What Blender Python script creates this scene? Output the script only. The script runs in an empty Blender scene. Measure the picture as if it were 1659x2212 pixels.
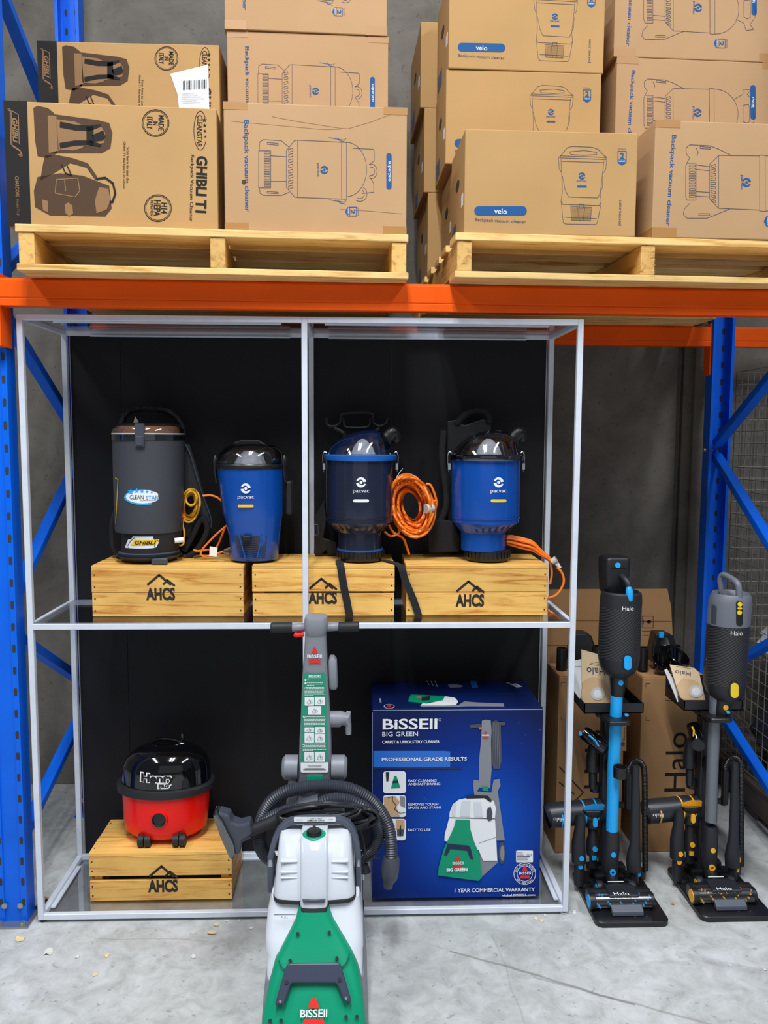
import bpy, math, random
from mathutils import Vector, Matrix
PI = math.pi
random.seed(7)
SC = bpy.context.scene
COL = SC.collection
# ---------------------------------------------------------------- camera
FPX = 1747.17
CAM = Vector((0.9964, -2.4473, 1.5149))
PITCH, YAW, ROLL = -0.0919, -0.0349, 0.0046
_f = Vector((-math.sin(YAW)*math.cos(PITCH), math.cos(YAW)*math.cos(PITCH), math.sin(PITCH)))
_r0 = Vector((math.cos(YAW), math.sin(YAW), 0)); _u0 = _r0.cross(_f)
CR = math.cos(ROLL)*_r0 + math.sin(ROLL)*_u0
CU = -math.sin(ROLL)*_r0 + math.cos(ROLL)*_u0
CF = _f
cd = bpy.data.cameras.new('camera'); cam = bpy.data.objects.new('camera', cd); COL.objects.link(cam)
m = Matrix((CR, CU, -CF)).transposed().to_4x4(); m.translation = CAM
cam.matrix_world = m
cd.sensor_fit = 'VERTICAL'; cd.sensor_height = 24.0; cd.lens = FPX/2212*24.0
cd.clip_start = .05; cd.clip_end = 60
SC.camera = cam
# ---------------------------------------------------------------- light
w = bpy.data.worlds.new('world'); SC.world = w; w.use_nodes = True
bg = w.node_tree.nodes['Background']; bg.inputs[0].default_value = (.88, .94, 1.0, 1); bg.inputs[1].default_value = 0.13
def area(name, loc, sx, sy, power, col, rot=(0, 0, 0)):
    d = bpy.data.lights.new(name, 'AREA'); d.shape = 'RECTANGLE'; d.size = sx; d.size_y = sy; d.energy = power; d.color = col
    o = bpy.data.objects.new(name, d); COL.objects.link(o); o.location = loc; o.rotation_euler = rot
    return o
COOL = (.93, .965, 1.0)
area('ceiling_batten_light', (0.55, -2.3, 4.9), .14, 2.4, 135, COOL)
area('ceiling_batten_light', (0.95, -2.3, 4.9), .14, 2.4, 135, COOL)
area('ceiling_batten_light', (-1.9, -2.6, 4.9), .4, 3.0, 125, COOL)
area('ceiling_batten_light', (3.4, -2.6, 4.9), .4, 3.0, 150, COOL)
area('front_daylight', (1.2, -5.4, 2.0), 5.0, 3.0, 14, (.92, .96, 1.0), (PI/2, 0, 0))  # broad daylight area facing the rack from behind the camera; no doorway is built
SC.view_settings.view_transform = 'Standard'; SC.view_settings.look = 'None'
SC.view_settings.gamma = 1.0; SC.view_settings.use_curve_mapping = False
SC.view_settings.exposure = -0.19
# ---------------------------------------------------------------- pixel -> place helpers
def ray(px, py): return CF + CR*((px-829.5)/FPX) - CU*((py-1106)/FPX)
OFF = Vector((0, 0, 0))     # set while a second copy of a stand is being built beside the first
def at(px, py, Y):
    d = ray(px, py); return CAM + d*((Y-CAM.y)/d.y) + OFF
def atz(px, py, Z):
    d = ray(px, py); return CAM + d*((Z-CAM.z)/d.z) + OFF
def sc(Y, Z=1.2):            # metres per photograph pixel at a place
    return ((Vector((CAM.x, Y, Z))-CAM).dot(CF))/FPX
# ---------------------------------------------------------------- materials
MATS = {}
def mat(name, col, rough=.5, metal=0, coat=0, spec=.5, noise=0, nscale=8, bump=0, bscale=60, emis=None):
    if name in MATS: return MATS[name]
    m = bpy.data.materials.new(name); m.use_nodes = True; nt = m.node_tree; b = nt.nodes['Principled BSDF']
    b.inputs['Base Color'].default_value = (*col, 1); b.inputs['Roughness'].default_value = rough
    b.inputs['Metallic'].default_value = metal; b.inputs['Coat Weight'].default_value = coat
    b.inputs['Specular IOR Level'].default_value = spec
    tc = nt.nodes.new('ShaderNodeTexCoord')
    if noise:
        n = nt.nodes.new('ShaderNodeTexNoise'); n.inputs['Scale'].default_value = nscale; n.inputs['Detail'].default_value = 6
        nt.links.new(tc.outputs['Object'], n.inputs['Vector'])
        r = nt.nodes.new('ShaderNodeValToRGB')
        r.color_ramp.elements[0].position = .3; r.color_ramp.elements[1].position = .7
        r.color_ramp.elements[0].color = (*[c*(1-noise) for c in col], 1); r.color_ramp.elements[1].color = (*[min(1, c*(1+noise*.6)) for c in col], 1)
        nt.links.new(n.outputs['Fac'], r.inputs['Fac']); nt.links.new(r.outputs['Color'], b.inputs['Base Color'])
    if bump:
        n = nt.nodes.new('ShaderNodeTexNoise'); n.inputs['Scale'].default_value = bscale; n.inputs['Detail'].default_value = 4
        nt.links.new(tc.outputs['Object'], n.inputs['Vector'])
        bp = nt.nodes.new('ShaderNodeBump'); bp.inputs['Strength'].default_value = bump; bp.inputs['Distance'].default_value = .002
        nt.links.new(n.outputs['Fac'], bp.inputs['Height']); nt.links.new(bp.outputs['Normal'], b.inputs['Normal'])
    MATS[name] = m; return m
def clearmat(name, tint, refl=.12, rough=.03):
    m = bpy.data.materials.new(name); m.use_nodes = True; nt = m.node_tree; nt.nodes.clear()
    out = nt.nodes.new('ShaderNodeOutputMaterial'); mx = nt.nodes.new('ShaderNodeMixShader')
    t = nt.nodes.new('ShaderNodeBsdfTransparent'); t.inputs[0].default_value = (*tint, 1)
    g = nt.nodes.new('ShaderNodeBsdfGlossy'); g.inputs['Roughness'].default_value = rough; g.inputs[0].default_value = (1, 1, 1, 1)
    lw = nt.nodes.new('ShaderNodeLayerWeight'); lw.inputs[0].default_value = .35
    mp = nt.nodes.new('ShaderNodeMapRange'); mp.inputs['To Min'].default_value = refl*.5; mp.inputs['To Max'].default_value = min(1, refl*4)
    nt.links.new(lw.outputs['Fresnel'], mp.inputs['Value']); nt.links.new(mp.outputs[0], mx.inputs[0])
    nt.links.new(t.outputs[0], mx.inputs[1]); nt.links.new(g.outputs[0], mx.inputs[2]); nt.links.new(mx.outputs[0], out.inputs[0])
    MATS[name] = m; return m
def ramp_nodes(nt, fac, stops):
    r = nt.nodes.new('ShaderNodeValToRGB'); e = r.color_ramp.elements
    while len(e) < len(stops): e.new(.5)
    for i, (p, c) in enumerate(stops): e[i].position = p; e[i].color = (*c, 1)
    nt.links.new(fac, r.inputs['Fac']); return r.outputs['Color']
def woodmat(name, light, dark, axis='X', knots=.25, scale=1.0, rough=.6):
    m = bpy.data.materials.new(name); m.use_nodes = True; nt = m.node_tree; b = nt.nodes['Principled BSDF']; L = nt.links
    tc = nt.nodes.new('ShaderNodeTexCoord'); oi = nt.nodes.new('ShaderNodeObjectInfo')
    add = nt.nodes.new('ShaderNodeVectorMath'); add.operation = 'ADD'
    mul = nt.nodes.new('ShaderNodeVectorMath'); mul.operation = 'SCALE'; mul.inputs['Scale'].default_value = 13.0
    cmb = nt.nodes.new('ShaderNodeCombineXYZ')
    for i in range(3): L.new(oi.outputs['Random'], cmb.inputs[i])
    L.new(cmb.outputs[0], mul.inputs[0]); L.new(tc.outputs['Object'], add.inputs[0]); L.new(mul.outputs[0], add.inputs[1])
    mp = nt.nodes.new('ShaderNodeMapping')
    s = {'X': (2.2, 24, 30), 'Y': (24, 2.2, 30)}[axis]; mp.inputs['Scale'].default_value = tuple(v*scale for v in s)
    L.new(add.outputs[0], mp.inputs['Vector'])
    n = nt.nodes.new('ShaderNodeTexNoise'); n.inputs['Scale'].default_value = 1.5; n.inputs['Detail'].default_value = 7; n.inputs['Roughness'].default_value = .62; n.inputs['Distortion'].default_value = .9
    L.new(mp.outputs[0], n.inputs['Vector'])
    n2 = nt.nodes.new('ShaderNodeTexNoise'); n2.inputs['Scale'].default_value = 9; n2.inputs['Detail'].default_value = 3
    L.new(add.outputs[0], n2.inputs['Vector'])
    v = nt.nodes.new('ShaderNodeTexVoronoi'); mp2 = nt.nodes.new('ShaderNodeMapping')
    mp2.inputs['Scale'].default_value = {'X': (5, 14, 14), 'Y': (14, 5, 14)}[axis]
    L.new(add.outputs[0], mp2.inputs['Vector']); L.new(mp2.outputs[0], v.inputs['Vector']); v.inputs['Scale'].default_value = .8
    mid = tuple((a+b_)/2 for a, b_ in zip(light, dark)); c1 = ramp_nodes(nt, n.outputs['Fac'], [(.27, tuple(a*.6 for a in dark)), (.36, dark), (.48, tuple(a*.35+b_*.65 for a, b_ in zip(mid, light))), (.62, light), (.78, tuple(a*.5+b_*.5 for a, b_ in zip(mid, light)))])
    k = ramp_nodes(nt, v.outputs['Distance'], [(.0, (1, 1, 1)), (.05, (.7, .7, .7)), (.10, (.25, .25, .25)), (.2, (0, 0, 0))])
    kf = nt.nodes.new('ShaderNodeMath'); kf.operation = 'MULTIPLY'; kf.inputs[1].default_value = knots
    L.new(k, kf.inputs[0])
    mx = nt.nodes.new('ShaderNodeMix'); mx.data_type = 'RGBA'; L.new(kf.outputs[0], mx.inputs[0]); L.new(c1, mx.inputs[6]); mx.inputs[7].default_value = (*[a*.35 for a in dark], 1)
    mx2 = nt.nodes.new('ShaderNodeMix'); mx2.data_type = 'RGBA'; mx2.blend_type = 'MULTIPLY'; mx2.inputs[0].default_value = .5
    c2 = ramp_nodes(nt, n2.outputs['Fac'], [(.3, (.72, .66, .58)), (.65, (1, 1, 1))])
    L.new(mx.outputs[2], mx2.inputs[6]); L.new(c2, mx2.inputs[7])
    hsv = nt.nodes.new('ShaderNodeHueSaturation'); mr = nt.nodes.new('ShaderNodeMapRange'); mr.inputs['To Min'].default_value = .84; mr.inputs['To Max'].default_value = 1.08
    L.new(oi.outputs['Random'], mr.inputs['Value']); L.new(mr.outputs[0], hsv.inputs['Value']); L.new(mx2.outputs[2], hsv.inputs['Color']); L.new(hsv.outputs[0], b.inputs['Base Color'])
    b.inputs['Roughness'].default_value = rough
    bp = nt.nodes.new('ShaderNodeBump'); bp.inputs['Strength'].default_value = .35; bp.inputs['Distance'].default_value = .0015
    L.new(n.outputs['Fac'], bp.inputs['Height']); L.new(bp.outputs['Normal'], b.inputs['Normal'])
    MATS[name] = m; return m
def concretemat(name, a, b_, c, rough=.75, lines=(), sc1=1.6, sc2=14):
    m = bpy.data.materials.new(name); m.use_nodes = True; nt = m.node_tree; b = nt.nodes['Principled BSDF']; L = nt.links
    tc = nt.nodes.new('ShaderNodeTexCoord')
    n = nt.nodes.new('ShaderNodeTexNoise'); n.inputs['Scale'].default_value = sc1; n.inputs['Detail'].default_value = 8; n.inputs['Roughness'].default_value = .6
    n2 = nt.nodes.new('ShaderNodeTexNoise'); n2.inputs['Scale'].default_value = sc2; n2.inputs['Detail'].default_value = 9; n2.inputs['Roughness'].default_value = .7; n2.inputs['Distortion'].default_value = .6
    L.new(tc.outputs['Object'], n.inputs['Vector']); L.new(tc.outputs['Object'], n2.inputs['Vector'])
    c1 = ramp_nodes(nt, n.outputs['Fac'], [(.32, a), (.5, b_), (.7, c)])
    c2 = ramp_nodes(nt, n2.outputs['Fac'], [(.28, (.55, .55, .55)), (.48, (.90, .90, .89)), (.64, (1.14, 1.15, 1.17))])
    mx = nt.nodes.new('ShaderNodeMix'); mx.data_type = 'RGBA'; mx.blend_type = 'MULTIPLY'; mx.inputs[0].default_value = .75
    L.new(c1, mx.inputs[6]); L.new(c2, mx.inputs[7]); col = mx.outputs[2]
    # pits
    n3 = nt.nodes.new('ShaderNodeTexNoise'); n3.inputs['Scale'].default_value = 55; n3.inputs['Detail'].default_value = 2
    L.new(tc.outputs['Object'], n3.inputs['Vector'])
    c3 = ramp_nodes(nt, n3.outputs['Fac'], [(.27, (.5, .5, .5)), (.34, (1, 1, 1))])
    mx = nt.nodes.new('ShaderNodeMix'); mx.data_type = 'RGBA'; mx.blend_type = 'MULTIPLY'; mx.inputs[0].default_value = .6
    L.new(col, mx.inputs[6]); L.new(c3, mx.inputs[7]); col = mx.outputs[2]
    # cracks / scuffs with a place of their own: (x0,y0,x1,y1,width,darkness)
    for (x0, y0, x1, y1, wd, dk) in lines:
        ln = math.hypot(x1-x0, y1-y0); ux, uy = (x1-x0)/ln, (y1-y0)/ln
        sub = nt.nodes.new('ShaderNodeVectorMath'); sub.operation = 'SUBTRACT'; sub.inputs[1].default_value = (x0, y0, 0)
        nz = nt.nodes.new('ShaderNodeTexNoise'); nz.inputs['Scale'].default_value = 5
        L.new(tc.outputs['Object'], nz.inputs['Vector'])
        L.new(tc.outputs['Object'], sub.inputs[0])
        d1 = nt.nodes.new('ShaderNodeVectorMath'); d1.operation = 'DOT_PRODUCT'; d1.inputs[1].default_value = (-uy, ux, 0); L.new(sub.outputs[0], d1.inputs[0])
        d2 = nt.nodes.new('ShaderNodeVectorMath'); d2.operation = 'DOT_PRODUCT'; d2.inputs[1].default_value = (ux, uy, 0); L.new(sub.outputs[0], d2.inputs[0])
        wob = nt.nodes.new('ShaderNodeMath'); wob.operation = 'MULTIPLY_ADD'; wob.inputs[1].default_value = .03; L.new(nz.outputs['Fac'], wob.inputs[0]); L.new(d1.outputs['Value'], wob.inputs[2])
        s2 = nt.nodes.new('ShaderNodeMath'); s2.operation = 'SUBTRACT'; s2.inputs[1].default_value = .015; L.new(wob.outputs[0], s2.inputs[0])
        ab = nt.nodes.new('ShaderNodeMath'); ab.operation = 'ABSOLUTE'; L.new(s2.outputs[0], ab.inputs[0])
        mr = nt.nodes.new('ShaderNodeMapRange'); mr.inputs['From Min'].default_value = wd*.4; mr.inputs['From Max'].default_value = wd
        mr.inputs['To Min'].default_value = dk; mr.inputs['To Max'].default_value = 0; L.new(ab.outputs[0], mr.inputs['Value'])
        g0 = nt.nodes.new('ShaderNodeMath'); g0.operation = 'GREATER_THAN'; g0.inputs[1].default_value = 0; L.new(d2.outputs['Value'], g0.inputs[0])
        g1 = nt.nodes.new('ShaderNodeMath'); g1.operation = 'LESS_THAN'; g1.inputs[1].default_value = ln; L.new(d2.outputs['Value'], g1.inputs[0])
        mm = nt.nodes.new('ShaderNodeMath'); mm.operation = 'MULTIPLY'; L.new(g0.outputs[0], mm.inputs[0]); L.new(g1.outputs[0], mm.inputs[1])
        m3 = nt.nodes.new('ShaderNodeMath'); m3.operation = 'MULTIPLY'; L.new(mm.outputs[0], m3.inputs[0]); L.new(mr.outputs[0], m3.inputs[1])
        mx = nt.nodes.new('ShaderNodeMix'); mx.data_type = 'RGBA'; L.new(m3.outputs[0], mx.inputs[0]); L.new(col, mx.inputs[6]); mx.inputs[7].default_value = (.13, .12, .11, 1); col = mx.outputs[2]
    L.new(col, b.inputs['Base Color']); b.inputs['Roughness'].default_value = rough
    bp = nt.nodes.new('ShaderNodeBump'); bp.inputs['Strength'].default_value = .25; bp.inputs['Distance'].default_value = .003
    L.new(n2.outputs['Fac'], bp.inputs['Height']); L.new(bp.outputs['Normal'], b.inputs['Normal'])
    MATS[name] = m; return m
# ---------------------------------------------------------------- mesh building
class MB:
    def __init__(s): s.v = []; s.f = []; s.mi = []; s.sm = []; s.cur = 0; s.smooth = False
    def face(s, idx): s.f.append(tuple(idx)); s.mi.append(s.cur); s.sm.append(s.smooth)
    def add(s, vs, fs, smooth=None):
        k = len(s.v); s.v += [tuple(p) for p in vs]
        for f in fs:
            s.f.append(tuple(i+k for i in f)); s.mi.append(s.cur); s.sm.append(s.smooth if smooth is None else smooth)
        return s
    def box(s, x0, x1, y0, y1, z0, z1, M=None):
        vs = [Vector((x, y, z)) for x in (x0, x1) for y in (y0, y1) for z in (z0, z1)]
        if M is not None: vs = [M @ p for p in vs]
        return s.add(vs, [(0, 1, 3, 2), (4, 6, 7, 5), (0, 4, 5, 1), (2, 3, 7, 6), (0, 2, 6, 4), (1, 5, 7, 3)], False)
    def prism(s, poly, y0, y1, M=None, smooth=False):      # poly in (x,z), extruded along y
        n = len(poly); a = sum(poly[i][0]*poly[(i+1) % n][1]-poly[(i+1) % n][0]*poly[i][1] for i in range(n))
        if a < 0: poly = poly[::-1]
        vs = [Vector((p[0], y0, p[1])) for p in poly]+[Vector((p[0], y1, p[1])) for p in poly]
        if M is not None: vs = [M @ p for p in vs]
        k = len(s.v); s.add(vs, [tuple(range(n)), tuple(range(2*n-1, n-1, -1))], False)
        for i in range(n):
            j = (i+1) % n; s.f.append((k+i, k+n+i, k+n+j, k+j)); s.mi.append(s.cur); s.sm.append(smooth)
        return s
    def bar(s, a, b, wx, wy, up=Vector((0, 0, 1))):
        a = Vector(a); b = Vector(b); d = (b-a).normalized(); u = d.cross(up)
        if u.length < 1e-4: u = Vector((1, 0, 0))
        u.normalize(); n = d.cross(u).normalized()
        vs = [p+u*sx*wx/2+n*sy*wy/2 for p in (a, b) for sx, sy in ((-1, -1), (1, -1), (1, 1), (-1, 1))]
        return s.add(vs, [(0, 1, 2, 3), (7, 6, 5, 4), (0, 4, 5, 1), (1, 5, 6, 2), (2, 6, 7, 3), (3, 7, 4, 0)], False)
    def tube(s, pts, r, seg=8, smooth_path=0, cap=True, ribs=None):
        pts = [Vector(p) for p in pts]
        if smooth_path: pts = catmull(pts, smooth_path)
        if ribs:         # resample evenly and alternate the radius: corrugated hose
            pts = resample(pts, ribs[0]/2)
        n = len(pts); rs = r if isinstance(r, (list, tuple)) else [r]*n
        if ribs: rs = [rs[0]*(1 if i % 2 else 1-ribs[1]) for i in range(n)]
        elif len(rs) != n: rs = [rs[0]+(rs[-1]-rs[0])*i/(n-1) for i in range(n)]
        prev = None; k = len(s.v)
        for i, p in enumerate(pts):
            t = (pts[min(i+1, n-1)]-pts[max(i-1, 0)])
            t = t.normalized() if t.length > 1e-9 else Vector((0, 0, 1))
            if prev is None:
                u = t.cross(Vector((0, 0, 1)));
                if u.length < .05: u = t.cross(Vector((0, 1, 0)))
            else: u = prev-t*prev.dot(t)
            u.normalize(); prev = u; b = t.cross(u)
            for j in range(seg):
                a = 2*PI*j/seg; s.v.append(tuple(p+(u*math.cos(a)+b*math.sin(a))*rs[i]))
        for i in range(n-1):
            for j in range(seg):
                j2 = (j+1) % seg; s.f.append((k+i*seg+j, k+i*seg+j2, k+(i+1)*seg+j2, k+(i+1)*seg+j)); s.mi.append(s.cur); s.sm.append(True)
        if cap:
            s.face([k+j for j in range(seg)][::-1]); s.face([k+(n-1)*seg+j for j in range(seg)])
        return s
    def rings(s, rings, cap=True, smooth=True):            # list of rings (lists of points), same length
        k = len(s.v); m = len(rings[0])
        for r in rings: s.v += [tuple(p) for p in r]
        for i in range(len(rings)-1):
            for j in range(m):
                j2 = (j+1) % m; s.f.append((k+i*m+j, k+i*m+j2, k+(i+1)*m+j2, k+(i+1)*m+j)); s.mi.append(s.cur); s.sm.append(smooth)
        if cap:
            s.f.append(tuple(k+j for j in range(m))[::-1]); s.mi.append(s.cur); s.sm.append(False)
            q = k+(len(rings)-1)*m; s.f.append(tuple(q+j for j in range(m))); s.mi.append(s.cur); s.sm.append(False)
        return s
    def lathe(s, c, prof, seg=32, M=None, sy=1.0, cap=True):          # prof: (r,z) bottom to top
        c = Vector(c); R = []
        for (r, z) in prof:
            ring = [Vector((c.x+r*math.cos(2*PI*j/seg), c.y+sy*r*math.sin(2*PI*j/seg), c.z+z)) for j in range(seg)]
            if M is not None: ring = [M @ p for p in ring]
            R.append(ring)
        return s.rings(R, cap)
    def cyl(s, a, b, r, r2=None, seg=20):
        return s.tube([a, b], [r, r if r2 is None else r2], seg)
    def build(s, name, mats, parent=None, bev=0, bseg=2, world=False, sharp=35):
        me = bpy.data.meshes.new(name); me.from_pydata(s.v, [], s.f)
        if not isinstance(mats, (list, tuple)): mats = [mats]
        for m_ in mats: me.materials.append(m_ if not isinstance(m_, str) else MATS[m_])
        me.polygons.foreach_set('material_index', s.mi); me.polygons.foreach_set('use_smooth', s.sm)
        me.validate(); me.update()
        if any(s.sm):
            try: me.set_sharp_from_angle(angle=math.radians(sharp))
            except Exception: pass
        o = bpy.data.objects.new(name, me); COL.objects.link(o)
        if parent is not None:
            o.parent = parent
            if world: o.matrix_parent_inverse = WM(parent).inverted()
        if bev:
            b = o.modifiers.new('bevel', 'BEVEL'); b.width = bev; b.segments = bseg; b.limit_method = 'ANGLE'; b.angle_limit = math.radians(40)
        return o
def WM(o):
    M = Matrix.LocRotScale(o.location, o.rotation_euler, o.scale)
    if o.parent is not None: M = WM(o.parent) @ o.matrix_parent_inverse @ M
    return M
def catmull(p, n):
    q = [p[0]*2-p[1]]+list(p)+[p[-1]*2-p[-2]]; out = []
    for i in range(1, len(q)-2):
        for k in range(n):
            t = k/n; a, b, c, d = q[i-1], q[i], q[i+1], q[i+2]
            out.append(.5*((2*b)+(c-a)*t+(2*a-5*b+4*c-d)*t*t+(3*b-a-3*c+d)*t**3))
    out.append(q[-2]); return out
def resample(p, step):
    out = [p[0]]; acc = 0.0
    for i in range(1, len(p)):
        a, b = p[i-1], p[i]; L = (b-a).length; d = step-acc
        while d <= L and L > 0: out.append(a+(b-a)*(d/L)); d += step
        acc = (L-(d-step)) if L > 0 else acc
    return out
def tag(o, label=None, cat=None, group=None, kind=None):
    if label: o['label'] = label
    if cat: o['category'] = cat
    if group: o['group'] = group
    if kind: o['kind'] = kind
    return o
def thing(name, loc, label, cat, rz=0, group=None):
    o = bpy.data.objects.new(name, None); COL.objects.link(o); o.location = loc; o.rotation_euler = (0, 0, rz); o.empty_display_size = .05
    return tag(o, label, cat, group)
def struct(o): o['kind'] = 'structure'; return o
def copy_tree(o, parent=None):
    c = o.copy(); COL.objects.link(c); c.parent = parent
    for ch in list(o.children): copy_tree(ch, c)
    return c
# text as flat mesh fitted to a box of given width and height
_tc = {}
def text_geo(body, bold=0, shear=0):
    key = (body, bold, shear)
    if key in _tc: return _tc[key]
    cu = bpy.data.curves.new('lettering', 'FONT'); cu.body = body; cu.offset = bold; cu.shear = shear; cu.resolution_u = 3
    o = bpy.data.objects.new('lettering', cu); COL.objects.link(o)
    dg = bpy.context.evaluated_depsgraph_get(); dg.update(); ev = o.evaluated_get(dg); me = ev.to_mesh()
    vs = [(p.co.x, p.co.y) for p in me.vertices]; fs = [tuple(p.vertices) for p in me.polygons]
    ev.to_mesh_clear(); bpy.data.objects.remove(o); bpy.data.curves.remove(cu)
    x0 = min(p[0] for p in vs); x1 = max(p[0] for p in vs); y0 = min(p[1] for p in vs); y1 = max(p[1] for p in vs)
    vs = [((p[0]-x0)/(x1-x0)-.5, (p[1]-y0)/(y1-y0)-.5) for p in vs]
    _tc[key] = (vs, fs); return _tc[key]
class Face:
    """A flat printed side: origin, unit u (right), unit v (up); n points out to the viewer. Prints land on it in metres or where a photo ray meets it."""
    def __init__(s, o, u, v, mats, lift=.0006):
        s.o = Vector(o); s.u = Vector(u).normalized(); s.v = Vector(v).normalized(); s.n = s.u.cross(s.v); s.mb = MB(); s.mats = mats; s.lift = lift; s.bend = None; s.step = .008
    def uv(s, px, py):
        d = ray(px, py); t = (s.o-OFF-CAM).dot(s.n)/d.dot(s.n); p = CAM+d*t-(s.o-OFF); return (p.dot(s.u), p.dot(s.v))
    def k(s, px, py):
        d = ray(px, py); t = (s.o-OFF-CAM).dot(s.n)/d.dot(s.n); return t/FPX
    def pt(s, a, b, l=1):
        if s.bend: return s.bend(a, b, l*s.lift)
        return s.o+s.u*a+s.v*b+s.n*(s.lift*l)
    def m(s, name): s.mb.cur = s.mats.index(name); return s
    def poly(s, pts, l=1, px=True):
        if px: pts = [s.uv(*p) for p in pts]
        n = len(pts); a = sum(pts[i][0]*pts[(i+1) % n][1]-pts[(i+1) % n][0]*pts[i][1] for i in range(n))
        if a < 0: pts = pts[::-1]
        for q in (slices(pts, s.step) if s.bend else [pts]):
            s.mb.add([s.pt(a_, b_, l) for a_, b_ in q], [tuple(range(len(q)))], False)
        return s
    def line(s, pts, wpx=1.5, l=1, close=False, px=True):
        if px: k = s.k(*pts[0]); pts = [s.uv(*p) for p in pts]
        else: k = 1
        w_ = wpx*k/2; n = len(pts)
        for i in range(n if close else n-1):
            a = Vector(pts[i]); b = Vector(pts[(i+1) % n]); d = b-a
            if d.length < 1e-6: continue
            d.normalize(); q = Vector((-d.y, d.x))*w_; a = a-d*w_*.4; b = b+d*w_*.4
            s.mb.add([s.pt(*p, l) for p in (a-q, b-q, b+q, a+q)], [(0, 1, 2, 3)], False)
        return s
    def ring(s, cx, cy, rx, ry, wpx=1.5, l=1, a0=0, a1=360, n=28):
        return s.line([(cx+rx*math.cos(math.radians(a0+(a1-a0)*i/n)), cy+ry*math.sin(math.radians(a0+(a1-a0)*i/n))) for i in range(n+1)], wpx, l)
    def disc(s, cx, cy, rx, ry, l=1, n=28):
        return s.poly([(cx+rx*math.cos(2*PI*i/n), cy+ry*math.sin(2*PI*i/n)) for i in range(n)], l)
    def rrect(s, x0, y0, x1, y1, r, l=1):
        return s.poly(rr(x0, y0, x1, y1, r), l)
    def text(s, body, cx, cy, wpx, hpx, rot=0, bold=0, shear=0, l=1):   # rot: degrees clockwise as seen
        vs, fs = text_geo(body, bold, shear); c = s.uv(cx, cy); k = s.k(cx, cy); a = -math.radians(rot); out = []
        for x, y in vs:
            X = x*wpx*k; Y = y*hpx*k; out.append(s.pt(c[0]+X*math.cos(a)-Y*math.sin(a), c[1]+X*math.sin(a)+Y*math.cos(a), l))
        s.mb.add(out, fs, False); return s
    def build(s, name, parent, world=True): return s.mb.build(name, s.mats, parent, world=world) if s.mb.f else None
    def flush(s, name):
        if s.mb.f: s.mb.build(name, s.mats, s.t, world=True)
        c = s.mb.cur; s.mb = MB(); s.mb.cur = c; return s
def rr(x0, y0, x1, y1, r, n=5):
    out = []
    for cx, cy, a in ((x1-r, y1-r, 0), (x0+r, y1-r, 90), (x0+r, y0+r, 180), (x1-r, y0+r, 270)):
        for i in range(n+1):
            t = math.radians(a+90*i/n); out.append((cx+r*math.cos(t), cy+r*math.sin(t)))
    return out
def pxring(py, xl, xr, Y, ratio=1.0, seg=32, square=0.0):
    """A horizontal ring whose left/right silhouette sits at xl, xr of the photograph at depth Y."""
    a = at(xl, py, Y); b = at(xr, py, Y); c = (a+b)/2; r = (b-a).length/2; out = []
    for j in range(seg):
        t = 2*PI*j/seg; ct, st = math.cos(t), math.sin(t)
        if square: e = 1-square*.5; ct = math.copysign(abs(ct)**e, ct); st = math.copysign(abs(st)**e, st)
        out.append(Vector((c.x+r*ct, c.y+r*ratio*st, c.z)))
    return out
def pxlathe(mb, rows, Y, ratio=1.0, seg=36, square=0, cap=True):       # rows from bottom to top
    return mb.rings([pxring(r[0], r[1], r[2], (r[3] if len(r) > 3 else Y), ratio, seg, square) for r in rows], cap)
def clip(p, x, keep_left):
    out = []
    for i in range(len(p)):
        a, b = p[i-1], p[i]; ia = (a[0] <= x) == keep_left; ib = (b[0] <= x) == keep_left
        if ia != ib:
            t = (x-a[0])/(b[0]-a[0]); out.append((x, a[1]+(b[1]-a[1])*t))
        if ib: out.append(b)
    return out
def slices(p, step):
    x0 = min(q[0] for q in p); x1 = max(q[0] for q in p); n = max(1, int(math.ceil((x1-x0)/step))); out = []
    for i in range(n):
        q = clip(clip(p, x0+(x1-x0)*(i+1)/n+1e-7, True), x0+(x1-x0)*i/n-1e-7, False)
        if len(q) > 2: out.append(q)
    return out
def drumface(px, py, Y, rad, mats, ratio=1.0, lift=.0006):
    """Prints wrapped round an upright drum whose axis stands at depth Y; rad is a number or a function of z."""
    c = at(px, py, Y); R = rad if callable(rad) else (lambda z: rad)
    F = Face((c.x, Y-R(c.z)*ratio+OFF.y, c.z), (1, 0, 0), (0, 0, 1), mats, lift); cx, cy = c.x, Y+OFF.y
    def bend(a, b, l):
        x = F.o.x+a; z = F.o.z+b; r = R(z)+l; return Vector((x, cy-ratio*math.sqrt(max(r*r-(x-cx)**2, 1e-6)), z))
    F.bend = bend
    def hit(px, py):
        d = ray(px, py); o = CAM+OFF; r = R(c.z); t = None
        for _ in range(3):
            A = d.x**2+(d.y/ratio)**2; B = 2*((o.x-cx)*d.x+(o.y-cy)*d.y/ratio**2); Cc = (o.x-cx)**2+((o.y-cy)/ratio)**2-r*r; D = B*B-4*A*Cc
            if D <= 0: t = -B/(2*A)
            else: t = (-B-math.sqrt(D))/(2*A)
            r = R((o+d*t).z)
        return t
    def uv(px, py):
        t = hit(px, py); p = CAM+OFF+ray(px, py)*t; return (p.x-F.o.x, p.z-F.o.z)
    F.uv = uv; F.k = lambda px, py: hit(px, py)/FPX
    return F
def rowrad(rows, Y):
    """Radius as a function of height from the silhouette rows of pxlathe."""
    t = sorted((at(r[0] and r[1], r[0], Y).z, (at(r[2], r[0], Y)-at(r[1], r[0], Y)).length/2) for r in rows)
    def R(z):
        if z <= t[0][0]: return t[0][1]
        for (z0, r0), (z1, r1) in zip(t, t[1:]):
            if z <= z1: return r0+(r1-r0)*(z-z0)/max(z1-z0, 1e-6)
        return t[-1][1]
    return R
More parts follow.
